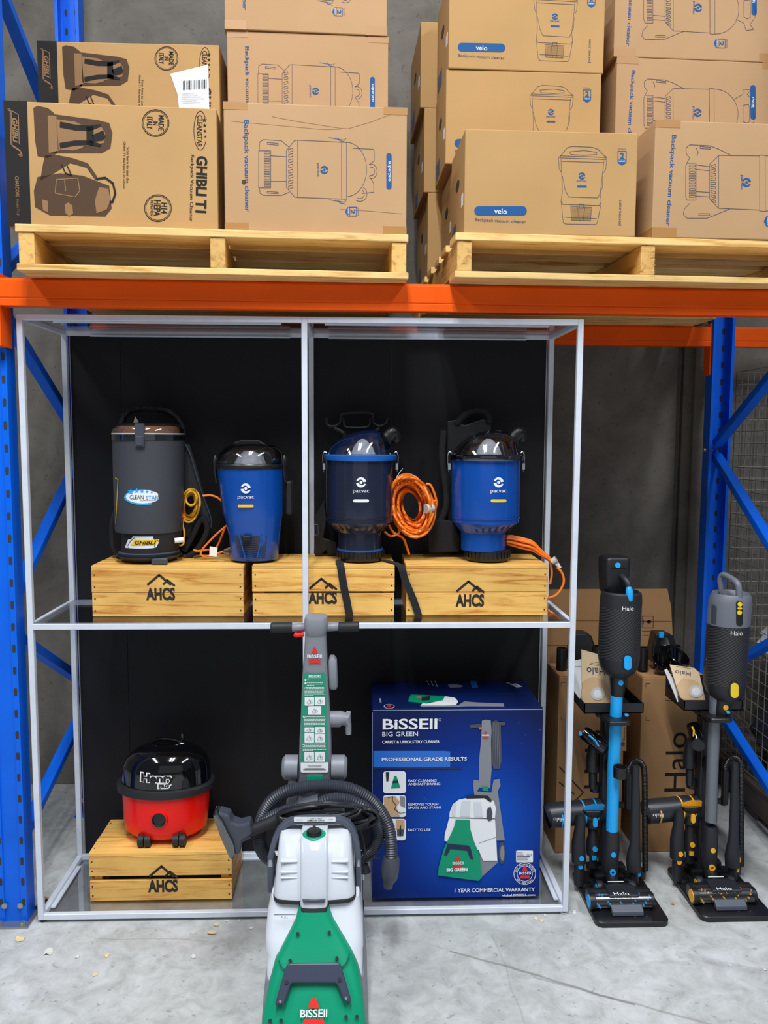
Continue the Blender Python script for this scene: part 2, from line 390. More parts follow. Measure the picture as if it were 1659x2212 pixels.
def rrring(py, xl, xr, Yf, Yb, rc=.02, crown=0.0, n=5):
    """A horizontal rounded-rectangle ring: front edge at depth Yf seen between xl and xr, back at Yb, front bowed out by crown."""
    a = at(xl, py, Yf); b = at(xr, py, Yf); cx = (a.x+b.x)/2; w_ = (b.x-a.x)/2; z = (a.z+b.z)/2
    rc = min(rc, w_*.95, (Yb-Yf)*.48); out = []
    for (qx, qy, a0) in ((w_-rc, Yb+OFF.y-rc, 0), (-w_+rc, Yb+OFF.y-rc, 90), (-w_+rc, Yf+OFF.y+rc, 180), (w_-rc, Yf+OFF.y+rc, 270)):
        for i in range(n+1):
            t = math.radians(a0+90*i/n); out.append(Vector((cx+qx+rc*math.cos(t), qy+rc*math.sin(t), z)))
        if a0 == 180:
            for i in range(1, 8):
                f = i/8; out.append(Vector((cx+(-w_+rc)+(2*w_-2*rc)*f, Yf+OFF.y, z)))
    if crown:
        for p in out:
            if p.y < (Yf+Yb)/2+OFF.y: p.y -= crown*(1-((p.x-cx)/w_)**2)
    return out
def loft(mb, rows, rc=.02, crown=0.0, cap=True):         # rows bottom to top: (py, xl, xr, Yf, Yb[, rc, crown])
    return mb.rings([rrring(r[0], r[1], r[2], r[3], r[4], r[5] if len(r) > 5 else rc, r[6] if len(r) > 6 else crown) for r in rows], cap)
# ---------------------------------------------------------------- the palette
def C(r, g, b):                    # sRGB 0-255 -> linear
    return tuple(((c/255)/12.92 if c/255 <= .04045 else ((c/255+.055)/1.055)**2.4) for c in (r, g, b))
BLUE = mat('rack_blue_paint', C(0, 100, 228), .42, spec=.3, noise=.12, nscale=5)
ORANGE = mat('rack_orange_paint', C(250, 92, 0), .45, spec=.25, noise=.10, nscale=6)
SLOT = mat('slot_dark', C(46, 46, 50), .8)
STEEL = mat('silver_steel', C(216, 222, 234), .38, metal=.08, noise=.06, nscale=20)
BOLT = mat('zinc_bolt', C(170, 170, 165), .35, metal=.8)
PANEL = mat('black_panel', C(26, 26, 30), .62, noise=.15, nscale=3, spec=.25)
KRAFT = mat('kraft_board', C(180, 144, 106), .82, noise=.07, nscale=3, bump=.12, bscale=40, spec=.15)
KRAFT2 = mat('kraft_board_golden', C(180, 142, 94), .82, noise=.09, nscale=3, bump=.12, bscale=40, spec=.15)
KRAFT3 = mat('kraft_board_brown', C(168, 128, 88), .85, noise=.07, nscale=3, bump=.12, bscale=40, spec=.15)
TAPE = mat('brown_tape', C(166, 120, 66), .4)
INKB = mat('ink_blue', C(34, 82, 136), .7, spec=.2)
INKG = mat('ink_dark_blue_grey', C(62, 72, 92), .7, spec=.2)
INKK = mat('ink_black', C(34, 31, 30), .7, spec=.2)
INKH = mat('ink_half_brown', C(78, 58, 42), .7, spec=.2)
INKL = mat('ink_light_brown', C(140, 106, 72), .7, spec=.2)
WHITE = mat('print_white', C(232, 234, 238), .55)
PAPER = mat('paper_white', C(226, 228, 232), .6, noise=.05)
PINE = woodmat('pallet_pine', C(240, 204, 134), C(208, 156, 78), 'X', .15)
PINEY = woodmat('pallet_pine_depth', C(232, 186, 108), C(192, 136, 62), 'Y', .15)
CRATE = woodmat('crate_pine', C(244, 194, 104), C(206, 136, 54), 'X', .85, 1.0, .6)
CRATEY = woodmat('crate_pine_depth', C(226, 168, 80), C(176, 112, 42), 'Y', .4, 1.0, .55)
STENCIL = mat('stencil_black', C(44, 36, 28), .85, noise=.5, nscale=40)
NAIL = mat('nail_rust', C(70, 42, 26), .7)
CLEAR = clearmat('acrylic_sheet', (.86, .87, .88), .10, .02)
DOME = clearmat('clear_dome_plastic', (.80, .81, .83), .20, .06)
DOMEK = clearmat('smoked_clear_plastic', (.50, .51, .54), .22, .08)
BLK = mat('black_plastic', C(22, 22, 24), .34)
BLKM = mat('black_matte_plastic', C(28, 28, 31), .6)
FABK = mat('black_webbing', C(26, 26, 29), .9, bump=.4, bscale=300)
BLKG = mat('black_gloss_plastic', C(9, 9, 12), .08, coat=.5)
CHAR = mat('charcoal_plastic', C(62, 64, 70), .5, noise=.04)
CHARD = mat('dark_grey_plastic', C(64, 68, 80), .42)
NAVY = mat('navy_plastic', C(30, 36, 56), .16, coat=.4)
BLUEP = mat('blue_drum_plastic', C(6, 72, 160), .2, coat=.15)
BLUER = mat('blue_rim_plastic', C(24, 92, 178), .25)
REDG = mat('red_gloss_plastic', C(240, 16, 4), .28, coat=.15, spec=.3)
REDM = mat('red_trigger', C(226, 30, 26), .4)
GREYP = mat('grey_silver_plastic', C(128, 131, 140), .45, noise=.03)
GREYD = mat('slate_plastic', C(74, 80, 94), .42)
WHT = mat('white_tank_plastic', C(222, 226, 236), .28, coat=.15)
FROST = mat('frosted_tank_plastic', C(208, 213, 222), .18, coat=.4)
GREEN = mat('green_shell_plastic', C(4, 146, 108), .42, spec=.3)
SLATE = mat('slate_blue_handle', C(50, 56, 78), .45)
HOSEK = mat('hose_charcoal', C(52, 56, 66), .38)
CORD = mat('black_cord', C(30, 32, 38), .45)
OCABLE = mat('orange_cable', C(240, 122, 26), .42)
YCABLE = mat('yellow_cable', C(228, 172, 44), .45)
YEL = mat('yellow_print', C(238, 196, 40), .5)
AMBER = mat('amber_plastic', C(246, 176, 30), .4)
SKYB = mat('sky_blue_plastic', C(24, 166, 240), .42)
CYANP = mat('cyan_print', C(44, 160, 214), .5)
HALOG = mat('grey_metallic_tube', C(112, 116, 124), .35, metal=.3)
REDP = mat('red_print', C(222, 34, 26), .5)
OXO = mat('orange_print', C(224, 104, 30), .5)
CHROME = mat('wire_clip_steel', C(200, 204, 208), .25, metal=.9)
GALV = mat('galvanised_wire', C(150, 146, 138), .45, metal=.5)
FLOORM = concretemat('concrete_floor', C(168, 170, 168), C(184, 186, 184), C(200, 202, 203), .66,
    lines=[(1.28, -.17, 1.75, -.42, .006, .55), (1.50, -.30, 2.2, -.62, .006, .40), (1.42, -.1, 1.46, -.9, .003, .25), (.2, -.08, .55, -.1, .003, .3), (1.95, -.2, 2.45, -.42, .02, .16)])
WALLM = concretemat('concrete_wall', C(104, 98, 90), C(120, 114, 106), C(134, 129, 120), .85, sc1=.9, sc2=5)
# ---------------------------------------------------------------- the place
WY = 1.03
b = MB().box(-4, 6, -6, WY+.1, -.11, -.01); struct(b.build('floor', FLOORM))
JX = 2.395
b = MB().box(-4, JX-.012, WY, WY+.15, -.01, 5.4); b.box(JX+.012, 6, WY-.004, WY+.15, -.01, 5.4); b.box(JX-.012, JX+.012, WY+.02, WY+.15, -.01, 5.4)
struct(b.build('wall_back', WALLM, bev=.004))
b = MB().box(JX+.05, JX+.135, WY-.03, WY-.004, -.01, 5.4)
struct(b.build('trim_1', WALLM, bev=.006))
# ---------------------------------------------------------------- pallet racking
RA = math.radians(1.4)
RACK = Matrix.Translation((-.028, 0, -.01)) @ Matrix.Rotation(RA, 4, 'Z')     # rack frame of reference
def XY(poly, z0, z1): return poly, z0, z1
SWAP = Matrix(((1, 0, 0, 0), (0, 0, 1, 0), (0, 1, 0, 0), (0, 0, 0, 1)))        # prism (x, ext, z) -> (x, y=z, z=ext)
def post_mb(x, y, h, flip=1, slots=True):
    w_, d_, t_ = .044, .062, .004
    p = [(-w_, 0), (-.026, 0), (-.024, .006), (.024, .006), (.026, 0), (w_, 0), (w_, d_), (w_-.012, d_), (w_-.012, d_-t_), (w_-t_, d_-t_), (w_-t_, t_), (.030, t_), (.028, .010), (-.028, .010), (-.030, t_), (-w_+t_, t_), (-w_+t_, d_-t_), (-w_+.012, d_-t_), (-w_+.012, d_), (-w_, d_)]
    mb = MB(); mb.prism([(x+a, y+flip*c) for a, c in p], 0, h, SWAP)
    mb.cur = 1
    z = .07
    while z < h-.05 and slots:
        for sx in (-.034, .034):
            pl = [(x+sx-.0045, z-.012), (x+sx+.0045, z-.012), (x+sx+.0055, z+.006), (x+sx+.004, z+.012), (x+sx-.004, z+.012), (x+sx-.0055, z+.006)]
            yy = y-flip*.0006; mb.prism(pl, min(yy, yy+flip*.001), max(yy, yy+flip*.001))
            if flip < 0:
                yy = y-.0046; pl2 = [(x+sx*.55+(q[0]-x-sx), q[1]) for q in pl]; yy = y-.0106; mb.prism(pl2, yy-.0006, yy)
        z += .0675
    return mb
def make_upright(x, label, yo):
    t = thing('rack_upright', (-.028, yo, -.01), label, 'rack upright')
    D = .80
    post_mb(x, 0, 4.2).build('front_post', [BLUE, SLOT], t, bev=.0015)
    post_mb(x, D, 4.2, -1).build('rear_post', [BLUE, SLOT], t, bev=.0015)
    fz = [.22, .98, 1.98, 2.98, 3.98]; rz = [.50, 1.48, 2.48, 3.48]
    def brace(y0, z0, y1, z1):
        mb = MB(); mb.bar((x, y0, z0), (x, y1, z1), .030, .038, Vector((1, 0, 0))); mb.build('brace', BLUE, t, bev=.003)
    yf, yr = .035, D-.035
    for i in range(4):
        brace(yf, fz[i], yr, rz[i]-.025); brace(yr, rz[i]+.025, yf, fz[i+1]-.05)
    for yy in (.03, D-.03):
        mb = MB(); mb.box(x-.055, x+.055, yy-.06, yy+.05, 0, .006); mb.build('base_plate', BOLT if yy < .1 else BLUE, t, bev=.002)
        for sx in (-.035, .035):
            MB().cyl((x+sx, yy-.045, .006), (x+sx, yy-.045, .016), .008, seg=6).build('bolt', BOLT, t); MB().cyl((x+sx*.7, yy-.029, .06), (x+sx*.7, yy-.034, .06), .009, seg=10).build('bolt', BOLT, t)
    for zz in [rz[1], rz[0]]:
        mb = MB(); mb.cyl((x-.02, D-.035, zz), (x-.055, D-.035, zz), .008, seg=8); mb.build('bolt', BOLT, t)
    return t
make_upright(-.048, 'blue slotted steel rack upright with zigzag braces left of the silver display frame', 0)
make_upright(2.502, 'blue slotted rack upright in front of the wire cage, right of the stick vacuums', .062)
BZ0, BZ1 = 1.897, 1.977
def beam(name, x0, x1, y, label, connL=True, connR=True, front=True, h=.08, cz=None):
    t = thing(name, (0, 0, 0), label, 'rack beam', group=None); t.location = RACK.translation; t.rotation_euler = (0, 0, RA)
    y0, y1 = (y, y+.045) if front else (y-.045, y)
    fy = -1
    prof = [(y0, BZ0), (y1, BZ0), (y1, BZ1), (y0+.008, BZ1), (y0, BZ1-.008), (y0, BZ0+.024), (y0+.002, BZ0+.023), (y0+.002, BZ0+.021), (y0, BZ0+.020)]
    M = Matrix(((0, 1, 0, 0), (1, 0, 0, 0), (0, 0, 1, 0), (0, 0, 0, 1)))
    mb = MB(); mb.prism(prof, x0, x1, M); mb.build('box_section', ORANGE, t, bev=.0025)
    for cx, on, sg in ((x0, connL, -1), (x1, connR, 1)):
        if on:
            mb = MB(); mb.box(cx-.003, cx+.003, y0-.002, y1+.035 if front else y1+.01, BZ0-.115, BZ1+.012)
            mb.box(cx-.052 if sg < 0 else cx, cx if sg < 0 else cx+.052, y0+.040, y0+.044, BZ0-.115, BZ1+.012) if front else mb.box(cx-.003, cx+.03 if sg > 0 else cx+.003, y1-.004, y1, BZ0-.11, BZ1+.01)
            if front:
                mb.box(cx-.05 if sg < 0 else cx, cx if sg < 0 else cx+.05, y0+.002, y0+.04, BZ0-.115, BZ1+.012)
            mb.build('end_connector', ORANGE, t, bev=.002)
    return t
beam('rack_beam', .0, 2.452, -.048, 'orange steel rack beam carrying the pallets, above the silver frame')
beam('rack_beam', .022, 2.474, .80, 'rear orange rack beam under the pallets, seen against the concrete wall', front=False)
beam('rack_beam', 2.548, 4.2, -.048, 'orange front beam continuing to the right of the carton pallets', connR=False)
beam('rack_beam', 2.570, 4.2, .80, 'short stretch of orange beam right of the blue upright, above the wire cage', connL=True, connR=False, front=False)
beam('rack_beam', -2.0, -.098, -.048, 'sliver of orange beam left of the left blue upright', connL=False, connR=False)
# ---------------------------------------------------------------- pallets
def rotz(a): return Matrix.Rotation(a, 4, 'Z')
def make_pallet(x, y, z, a, w_, label):
    t = thing('timber_pallet', (x, y, z), label, 'pallet', a, 'timber pallets on the rack beams')
    D, h = 1.07, .124
    for i, (y0, y1) in enumerate(((0, .10), (.155, .245), (.31, .40), (.47, .56), (.63, .72), (.79, .88), (.97, D))):
        e = random.uniform(-.003, .003)
        MB().box(-.0+e, w_+e, y0, y1, h-.021, h).build('top_board', PINE, t, bev=.002)
    for i, sx in enumerate((0.006, w_/2-.018, w_-.048)):
        MB().box(sx, sx+.042, .004, D-.004, .0185, h-.0213).build('stringer', PINEY, t, bev=.002)
    for y0, wd in ((0, .1), (.69, .1), (.797, .105)):
        MB().box(0.0, w_, y0, y0+wd, 0, .0182).build('bottom_board', PINE, t, bev=.002)
    return t
make_pallet(.066, -.145, 1.9675, .058, 1.082, 'pale timber pallet under the left stacks of cartons')
t = make_pallet(1.276, -.115, 1.9675, .05, 1.12, 'pale timber pallet under the right stacks of cartons, splintered centre block')
mb = MB()
for i in range(9):
    p = at(1404, 535+i*7, -.09); mb.tube([p, p+Vector((.006+.004*(i % 3), -.002, random.uniform(-.004, .004))), p+Vector((.011+.004*(i % 2), -.003, random.uniform(-.008, .006)))], [.0008, .0004], 5)
mb.build('splinters', PINE, t, world=True)
# ---------------------------------------------------------------- cartons
PZ = 1.9675+.1243
def carton(label, x, y, z, a, w_, h, d, m_, group=None, tape=False, holes=False, strip=None):
    t = thing('cardboard_carton', (x, y, z), label, 'carton', a, group)
    mb = MB(); mb.box(0, w_, 0, d, 0, h)
    mb.build('carton_body', m_, t, bev=.003)
    if tape:
        e = .0006
        for bb in ((-e, w_*.13, -e, .0, .0, .028), (w_*.87, w_+e, -e, 0, 0, .028), (-e, w_*.13, -e, 0, h-.02, h+e), (w_*.87, w_+e, -e, 0, h-.02, h+e), (-e, 0, -e, d*.4, .0, .028)):
            MB().box(*bb).build('packing_tape', TAPE, t)
    if holes:
        mb = MB()
        pl = [(d/2+.036*math.cos(q)*1.0, h*.60+.015*math.sin(q)) for q in [2*PI*i/20 for i in range(20)]]
        M = Matrix(((0, 1, 0, 0), (1, 0, 0, 0), (0, 0, 1, 0), (0, 0, 0, 1)))
        mb.prism(pl, -.0008, .0004, M)
        mb.build('hand_hole', SLOT, t)
        MB().box(-.0006, 0, d*.1, d*.22, h*.3, h*.42).build('side_sticker', PAPER, t); mb = MB(); mb.cur = 1
        for q in range(7): mb.box(-.0007, 0, d*.55+q*.013, d*.555+q*.013+.005*(1+q % 2*.4), h*.06, h*.24)
        mb.build('printed_code', [PAPER, INKG], t)
    F = Face((x, y, z), (math.cos(a), math.sin(a), 0), (0, 0, 1), [INKB, INKG, INKK, INKH, INKL, WHITE, YEL]); F.t = t; F.w = w_; F.h = h
    return F
INK = ['blue', 'grey', 'black', 'half', 'light', 'white', 'yellow']
def ink(F, n): F.mb.cur = INK.index(n); return F
def refface(F, R):        # draw on F what was measured on R
    F.uv = R.uv_; F.k = R.k_; return F
for _n in ('uv', 'k'): setattr(Face, _n+'_', getattr(Face, _n))
c1 = lambda *p: [(x/1.8433, y/1.8433) for x, y in p]
c2 = lambda *p: [(x/2.0507+850, y/2.05) for x, y in p]
def scaled(fn): return fn
def swirl(F, cx, cy, r, l=1, rot=0):            # the round two-blade emblem
    for s in (0, 180):
        a0 = s+20+rot
        out = [(cx+r*math.cos(math.radians(a)), cy+r*math.sin(math.radians(a))) for a in range(a0, a0+171, 19)]
        inn = [(cx+r*(.38+.30*(1-(a-a0)/170))*math.cos(math.radians(a)), cy+r*(.38+.30*(1-(a-a0)/170))*math.sin(math.radians(a))) for a in range(a0, a0+171, 19)]
        for i in range(len(out)-1): F.poly([out[i], out[i+1], inn[i+1], inn[i]], l)
    F.disc(cx, cy, r*.30, r*.30, l, 14)
def badge(F, cx, cy, w_, h, rot=0):
    ink(F, 'blue')
    def T(x, y):
        q = math.radians(rot); return (cx+x*math.cos(q)-y*math.sin(q), cy+x*math.sin(q)+y*math.cos(q))
    F.line([T(-w_/2, -h/2), T(w_/2, -h/2), T(w_/2, h*.12), T(-w_/2, h*.12)], 1.5, close=True)
    F.poly([T(-w_*.56, h*.14), T(w_*.56, h*.14), T(w_*.5, h*.33), T(0, h*.52), T(-w_*.5, h*.33)])
    F.text('2', *T(0, -h*.18), w_*.5, h*.42, rot, bold=.03); F.text('BODY & MOTOR', *T(0, -h*.66), w_*.9, 3, rot)
    ink(F, 'white'); F.text('WARRANTY', *T(0, h*.22), w_*.9, 3.4, rot, l=2)
def print_superpro(F):
    ink(F, 'blue'); F.text('Backpack vacuum cleaner', 532, 359, 192, 13.5, 90, bold=.012)
    F.flush('printed_lettering'); F.rrect(834.5, 331, 846, 409.5, 5.5); ink(F, 'white'); F.text('superpro', 840.3, 370, 42, 6.5, 90, l=2)
    F.flush('printed_pill'); ink(F, 'blue'); swirl(F, 700.5, 367, 8.8); F.text('pacvac', 686.5, 367.5, 28, 5.5, 90)
    F.flush('printed_emblem'); badge(F, 758, 457, 19, 24, 90); F.flush('warranty_mark')
    ink(F, 'grey'); L = lambda *p, **k: F.line(c1(*p), .85, **k)
    L((1185, 558), (1360, 566), (1360, 792), (1185, 786), close=True); L((1360, 566), (1380, 567), (1380, 793), (1360, 792)); L((1172, 560), (1185, 558)); L((1172, 783), (1185, 786))
    L((1172, 560), (1140, 600), (1140, 745), (1172, 783)); L((1078, 620), (1140, 624)); L((1078, 722), (1140, 722)); L((1078, 600), (1078, 748), (1030, 748), (1030, 600), close=True)
    for i in range(11): L((1052, 604+i*13), (1076, 604+i*13), (1076, 611+i*13), (1052, 611+i*13), close=True)
    L((1032, 600), (1034, 565), (1048, 556), (1120, 560), (1150, 585)); L((1032, 748), (1036, 770), (1050, 778), (1120, 778), (1152, 765)); L((1064, 567), (1108, 571), (1108, 578), (1064, 574), close=True); L((1064, 762), (1108, 765), (1108, 771), (1064, 768), close=True)
    for i in range(8): L((1148, 595+i*21), (1165, 590+i*21), (1167, 600+i*21), (1150, 606+i*21), close=True)
    F.line([(748+44*math.sin(math.radians(a))*1.0, 366-59*math.cos(math.radians(a))) for a in range(0, 181, 12)], .85)
    L((1405, 590), (1485, 594), (1490, 600), (1490, 640), (1470, 655)); L((1470, 700), (1488, 730), (1488, 765), (1440, 770))
    for r_ in (14, 8): F.line([(802+r_*.9*math.cos(math.radians(a)), 370+r_*1.1*math.sin(math.radians(a))) for a in range(-110, 111, 20)], .85)
    for r_ in (16, 10): F.line([(777+r_*math.cos(math.radians(a)), 419+r_*math.sin(math.radians(a))) for a in range(-60, 121, 20)], .85)
    ink(F, 'blue')
    for yy in (548, 795): F.line(c1((1310, yy), (1370, yy+10), (1378, yy+2)), 1); F.line(c1((1345, yy), (1352, yy+12), (1376, yy+18)), 1)
def print_velo(F):
    ink(F, 'blue'); F.rrect(850+358/2.05, 913/2.05, 850+590/2.05, 955/2.05, 9.5); ink(F, 'white'); F.text('velo', 850+474/2.05, 936/2.05, 27, 11, 1, bold=.005, l=2)
    F.flush('printed_pill'); ink(F, 'grey'); F.text('Backpack vacuum cleaner', 850+473/2.05, 980/2.05, 111, 8.5, 1.5); F.flush('printed_lettering'); F.text('pacvac.com', 850+1005/2.05, 942/2.05, 53, 6.5, -90)
    F.flush('printed_address'); badge(F, 850+1012/2.05, 701/2.05, 18, 30); F.flush('warranty_mark')
    ink(F, 'blue'); swirl(F, 850+834/2.05, 779/2.05, 7.5); F.text('pacvac', 850+833/2.05, 803/2.05, 22, 5); F.rrect(850+812/2.05, 822/2.05, 850+856/2.05, 830/2.05, 1.8)
    ink(F, 'grey'); L = lambda *p, **k: F.line(c2(*p), .85, **k)
    L((740, 690), (768, 655), (790, 648), (880, 652), (905, 660), (938, 695)); L((780, 672), (845, 666), (900, 674), (900, 684), (845, 688), (785, 684), close=True)
    L((738, 690), (940, 697), (940, 706), (738, 699), close=True); L((745, 714), (932, 720)); L((742, 706), (748, 850), (742, 890), (752, 985), (762, 992), (895, 994), (903, 985), (920, 895), (916, 855), (932, 712))
    L((748, 780), (760, 840), (775, 872), (905, 876), (925, 830), (928, 780)); L((742, 890), (750, 905), (910, 910), (920, 895)); L((760, 962), (900, 968))
    L((740, 690), (730, 700), (735, 750), (742, 760)); L((938, 690), (945, 700), (940, 750), (930, 765))
    L((785, 915), (878, 918), (872, 978), (788, 975), close=True); L((815, 917), (822, 975)); L((848, 917), (840, 976)); L((822, 903), (844, 904), (840, 922), (822, 922), close=True)
    ink(F, 'light')
    for i in range(11): F.line(c2((789, 921+i*5), (874, 924+i*5)), .7)
def print_thrift(F):
    ink(F, 'blue'); F.text('Backpack vacuum cleaner', 1448, 390, 190, 12.5, 92, bold=.012)
    F.flush('printed_lettering')
    swirl(F, 850+1563/2.05, 808/2.05, 10); F.text('pacvac', 850+1540/2.05, 808/2.05, 31, 6, 90)
    F.flush('printed_emblem'); F.rrect(1741, 326, 1754, 410, 6); ink(F, 'white'); F.text('thrift', 1747.5, 368, 26, 7, 90, l=2)
    F.flush('printed_pill'); badge(F, 850+1668/2.05, 980/2.05, 21, 27, 90); F.flush('warranty_mark')
    ink(F, 'grey'); L = lambda *p, **q: F.line(c2(*p), .9, **q)
    L((1440, 688), (1622, 690), (1622, 930), (1440, 922), close=True); L((1622, 686), (1646, 688), (1646, 936), (1622, 934), close=True)
    L((1440, 688), (1400, 728), (1400, 880), (1440, 922)); L((1340, 730), (1400, 738)); L((1340, 750), (1400, 756)); L((1340, 848), (1400, 852)); L((1340, 868), (1400, 872))
    L((1300, 722), (1340, 722), (1340, 886), (1300, 886), (1294, 870), (1294, 735), close=True)
    for i in range(10): L((1310, 730+i*15), (1336, 730+i*15), (1336, 738+i*15), (1310, 738+i*15), close=True)
    L((1300, 720), (1312, 700), (1296, 680), (1296, 655), (1312, 641), (1400, 645), (1440, 660), (1500, 690)); L((1312, 900), (1288, 925), (1284, 950), (1300, 966), (1390, 966), (1490, 925)); L((1358, 648), (1405, 652), (1405, 660), (1358, 657), close=True); L((1352, 946), (1400, 946), (1400, 954), (1352, 954), close=True); L((1340, 655), (1350, 675), (1344, 690))
    for i in range(9): L((1405, 735+i*18), (1425, 727+i*20), (1428, 737+i*20), (1407, 745+i*18), close=True)
    F.line([(1241+58*math.sin(math.radians(a)), 0) for a in (0,)], .1) if 0 else None
    F.line([(1653+58*math.sin(math.radians(a)), 396-60*math.cos(math.radians(a))) for a in range(0, 181, 12)], .9)
    # carry handle drawn past the dome
    L((1745, 740), (1790, 715), (1790, 690), (1830, 690), (1812, 715), (1830, 735), (1845, 770), (1845, 850), (1820, 885), (1838, 910), (1800, 915), (1790, 880), (1750, 860))
    L((1790, 770), (1818, 765), (1822, 780), (1822, 850), (1808, 858), (1790, 850), close=True)
def print_ghibli(F):
    # black end strip, printed photograph, seals, lettering
    ink(F, 'black'); F.poly([(-.0003, -.0003), (.062, -.0003), (.062, F.h+.0003), (-.0003, F.h+.0003)], px=False)
    ink(F, 'light')
    for dx in (0, 7): F.line([(x+dx*.35, y+dx*.5) for x, y in ((17, 236), (22, 236), (24, 312), (44, 325), (46, 334), (40, 334))], 1.6, 2)
    F.line([(27, 240), (40, 248), (42, 312)], 1.6, 2)
    F.text('GHIBLI', 33, 282, 52, 11, 90, bold=.03, shear=.3, l=2); F.text('CHARCOAL', 37.5, 404, 44, 8, 90, bold=.02, l=2); F.text('Model: T1v3', 39, 448, 33, 5, 90, l=2)
    F.flush('printed_end_strip'); ink(F, 'half'); P = lambda *p, l=1: F.poly(c1(*p), l); 
    P((133, 430), (150, 422), (190, 430), (215, 450), (228, 610), (190, 630), (150, 622), (140, 560)); P((215, 455), (390, 478), (435, 490), (448, 530), (440, 590), (405, 610), (215, 610))
    P((180, 620), (230, 618), (290, 630), (350, 650), (385, 700), (390, 720), (376, 712), (345, 668), (280, 650), (215, 690), (160, 720), (172, 650))
    P((150, 705), (240, 690), (330, 700), (435, 740), (445, 830), (420, 862), (200, 858), (140, 825), (135, 760))
    ink(F, 'light'); P((190, 460), (225, 462), (235, 600), (195, 610), l=2); P((225, 475), (300, 485), (330, 500), (330, 590), (290, 600), (230, 595), l=2); P((330, 500), (400, 500), (420, 530), (415, 570), (330, 585), l=2); P((395, 745), (432, 752), (440, 800), (425, 835), (385, 850), (378, 800), l=2)
    P((258, 815), (272, 806), (288, 818), (292, 850), (276, 862), (262, 850), l=2); P((168, 795), (190, 800), (192, 845), (172, 838), l=2)
    F.line(c1((225, 715), (310, 710), (318, 760), (300, 785), (220, 770)), 2, 2, close=True); F.line(c1((258, 720), (262, 762)), 2, 2)
    ink(F, 'black'); P((240, 485), (300, 497), (360, 500), (400, 495), (402, 505), (360, 522), (300, 520), (238, 508), l=3); P((238, 570), (300, 560), (360, 560), (405, 575), (400, 585), (360, 578), (300, 580), (240, 592), l=3)
    P((345, 505), (372, 503), (375, 580), (345, 578), l=3); P((365, 540), (412, 520), (420, 545), (412, 560), (375, 565), l=3)
    F.line(c1((385, 712), (420, 708), (450, 730), (460, 770), (448, 805), (438, 803)), 4, 3); F.line(c1((245, 655), (262, 690), (285, 698), (268, 660)), 2.4, 3)
    F.flush('printed_picture'); ink(F, 'black')
    for cx, cy, rows in ((619.5, 490, (('MADE', 642, 60, 22), ('IN', 619, 16, 18), ('ITALY', 596, 48, 22))), (629, 829, (('H14', 654, 42, 25), ('HEPA', 626, 62, 27), ('FILTRATION', 604, 60, 9)))):
        X, Y_ = cx/1.8433, cy/1.8433
        F.ring(X, Y_, 29, 29, 1.6); F.ring(X, Y_, 26.3, 26.3, 1)
        for tx, x, ln, hh in rows: F.text(tx, x/1.8433, Y_, ln/1.8433, hh/1.8433, 92, bold=.02)
        F.flush('printed_seal')
    F.text('GHIBLI T1', 802/1.8433, 735/1.8433, 219/1.8433, 24, 92, bold=.035); F.text('Backpack Vacuum Cleaner', 762/1.8433, 750/1.8433, 258/1.8433, 9.5, 92, bold=.005)
    F.flush('printed_name'); F.text('Scan here to see the', 509/1.8433, 657/1.8433, 138/1.8433, 6, 92); F.text('Ghibli T1 Backpack in action', 494/1.8433, 657/1.8433, 182/1.8433, 6, 92)
    F.flush('printed_lettering'); F.ring(798/1.8433, 520/1.8433, 14, 42, 1.3, a0=40, a1=320); F.text('CLEANSTAR', 795/1.8433, 522/1.8433, 122/1.8433, 11.5, 92, bold=.01)
    for i in range(5): star(F, 814/1.8433+i*.6, (478+i*22)/1.8433, 5.8-i*.9)
def star(F, cx, cy, r, l=1):
    F.poly([(cx, cy), (cx, cy)], l) if 0 else None
    p = [(cx+(r if i % 2 == 0 else r*.42)*math.sin(PI*i/5), cy-(r if i % 2 == 0 else r*.42)*math.cos(PI*i/5)) for i in range(10)]
    for i in range(1, 10, 2): F.poly([(cx, cy), p[i], p[(i+1) % 10], p[(i+2) % 10]][0:1]+[p[i], p[(i+1) % 10], p[(i+2) % 10]], l)
def done(F): F.flush('printed_drawing')
G1, G2, G3, G4 = 'cartons with printed harness vacuum', 'cartons with sideways blue lettering and pill mark', 'landscape cartons with blue pill low on the front', 'cartons of the far right stack'
GH = dict(w_=.573, h=.334, d=.24, m_=KRAFT2, group=G1)
F = carton('front golden carton with black end strip and printed harness vacuum, at left pallet edge', .034, -.112, PZ, .049, **GH); print_ghibli(F); F.flush('printed_emblem'); RG = F
F = carton('rear golden carton with black end strip and a white shipping label', -.015, .276, PZ+.334, 0.0, **GH); refface(F, RG); print_ghibli(F); F.flush('printed_emblem')
Fs = Face((-.015, .276, PZ+.334), (1, 0, 0), (0, 0, 1), [PAPER, INKK], lift=.0018); Fs.mb.cur = 0
Fs.poly([(368, 160), (450, 140), (452, 230), (456, 262), (390, 262), (384, 205)]); Fs.mb.cur = 1
for i in range(15): Fs.line([(396+i*3.6, 176-i*.25), (396+i*3.6, 195-i*.25)], (1.2, 2.0, .8)[i % 3], 2)
for i in range(6): Fs.line([(392+i*.5, 203+i*4), (420+(i*7) % 22, 202+i*4)], .7, 2)
Fs.build('shipping_label', F.t)
carton('plain golden carton hidden under the labelled rear one on the left pallet', -.015, .276, PZ, 0.0, **{**GH, 'group': None})
GS = dict(w_=.517, h=.356, d=.30, m_=KRAFT, group=G2, tape=True)
F = carton('creased front carton with sideways blue lettering, taped corners, right end of the left pallet', .624, -.075, PZ, .036, **GS); print_superpro(F); done(F); RS = F
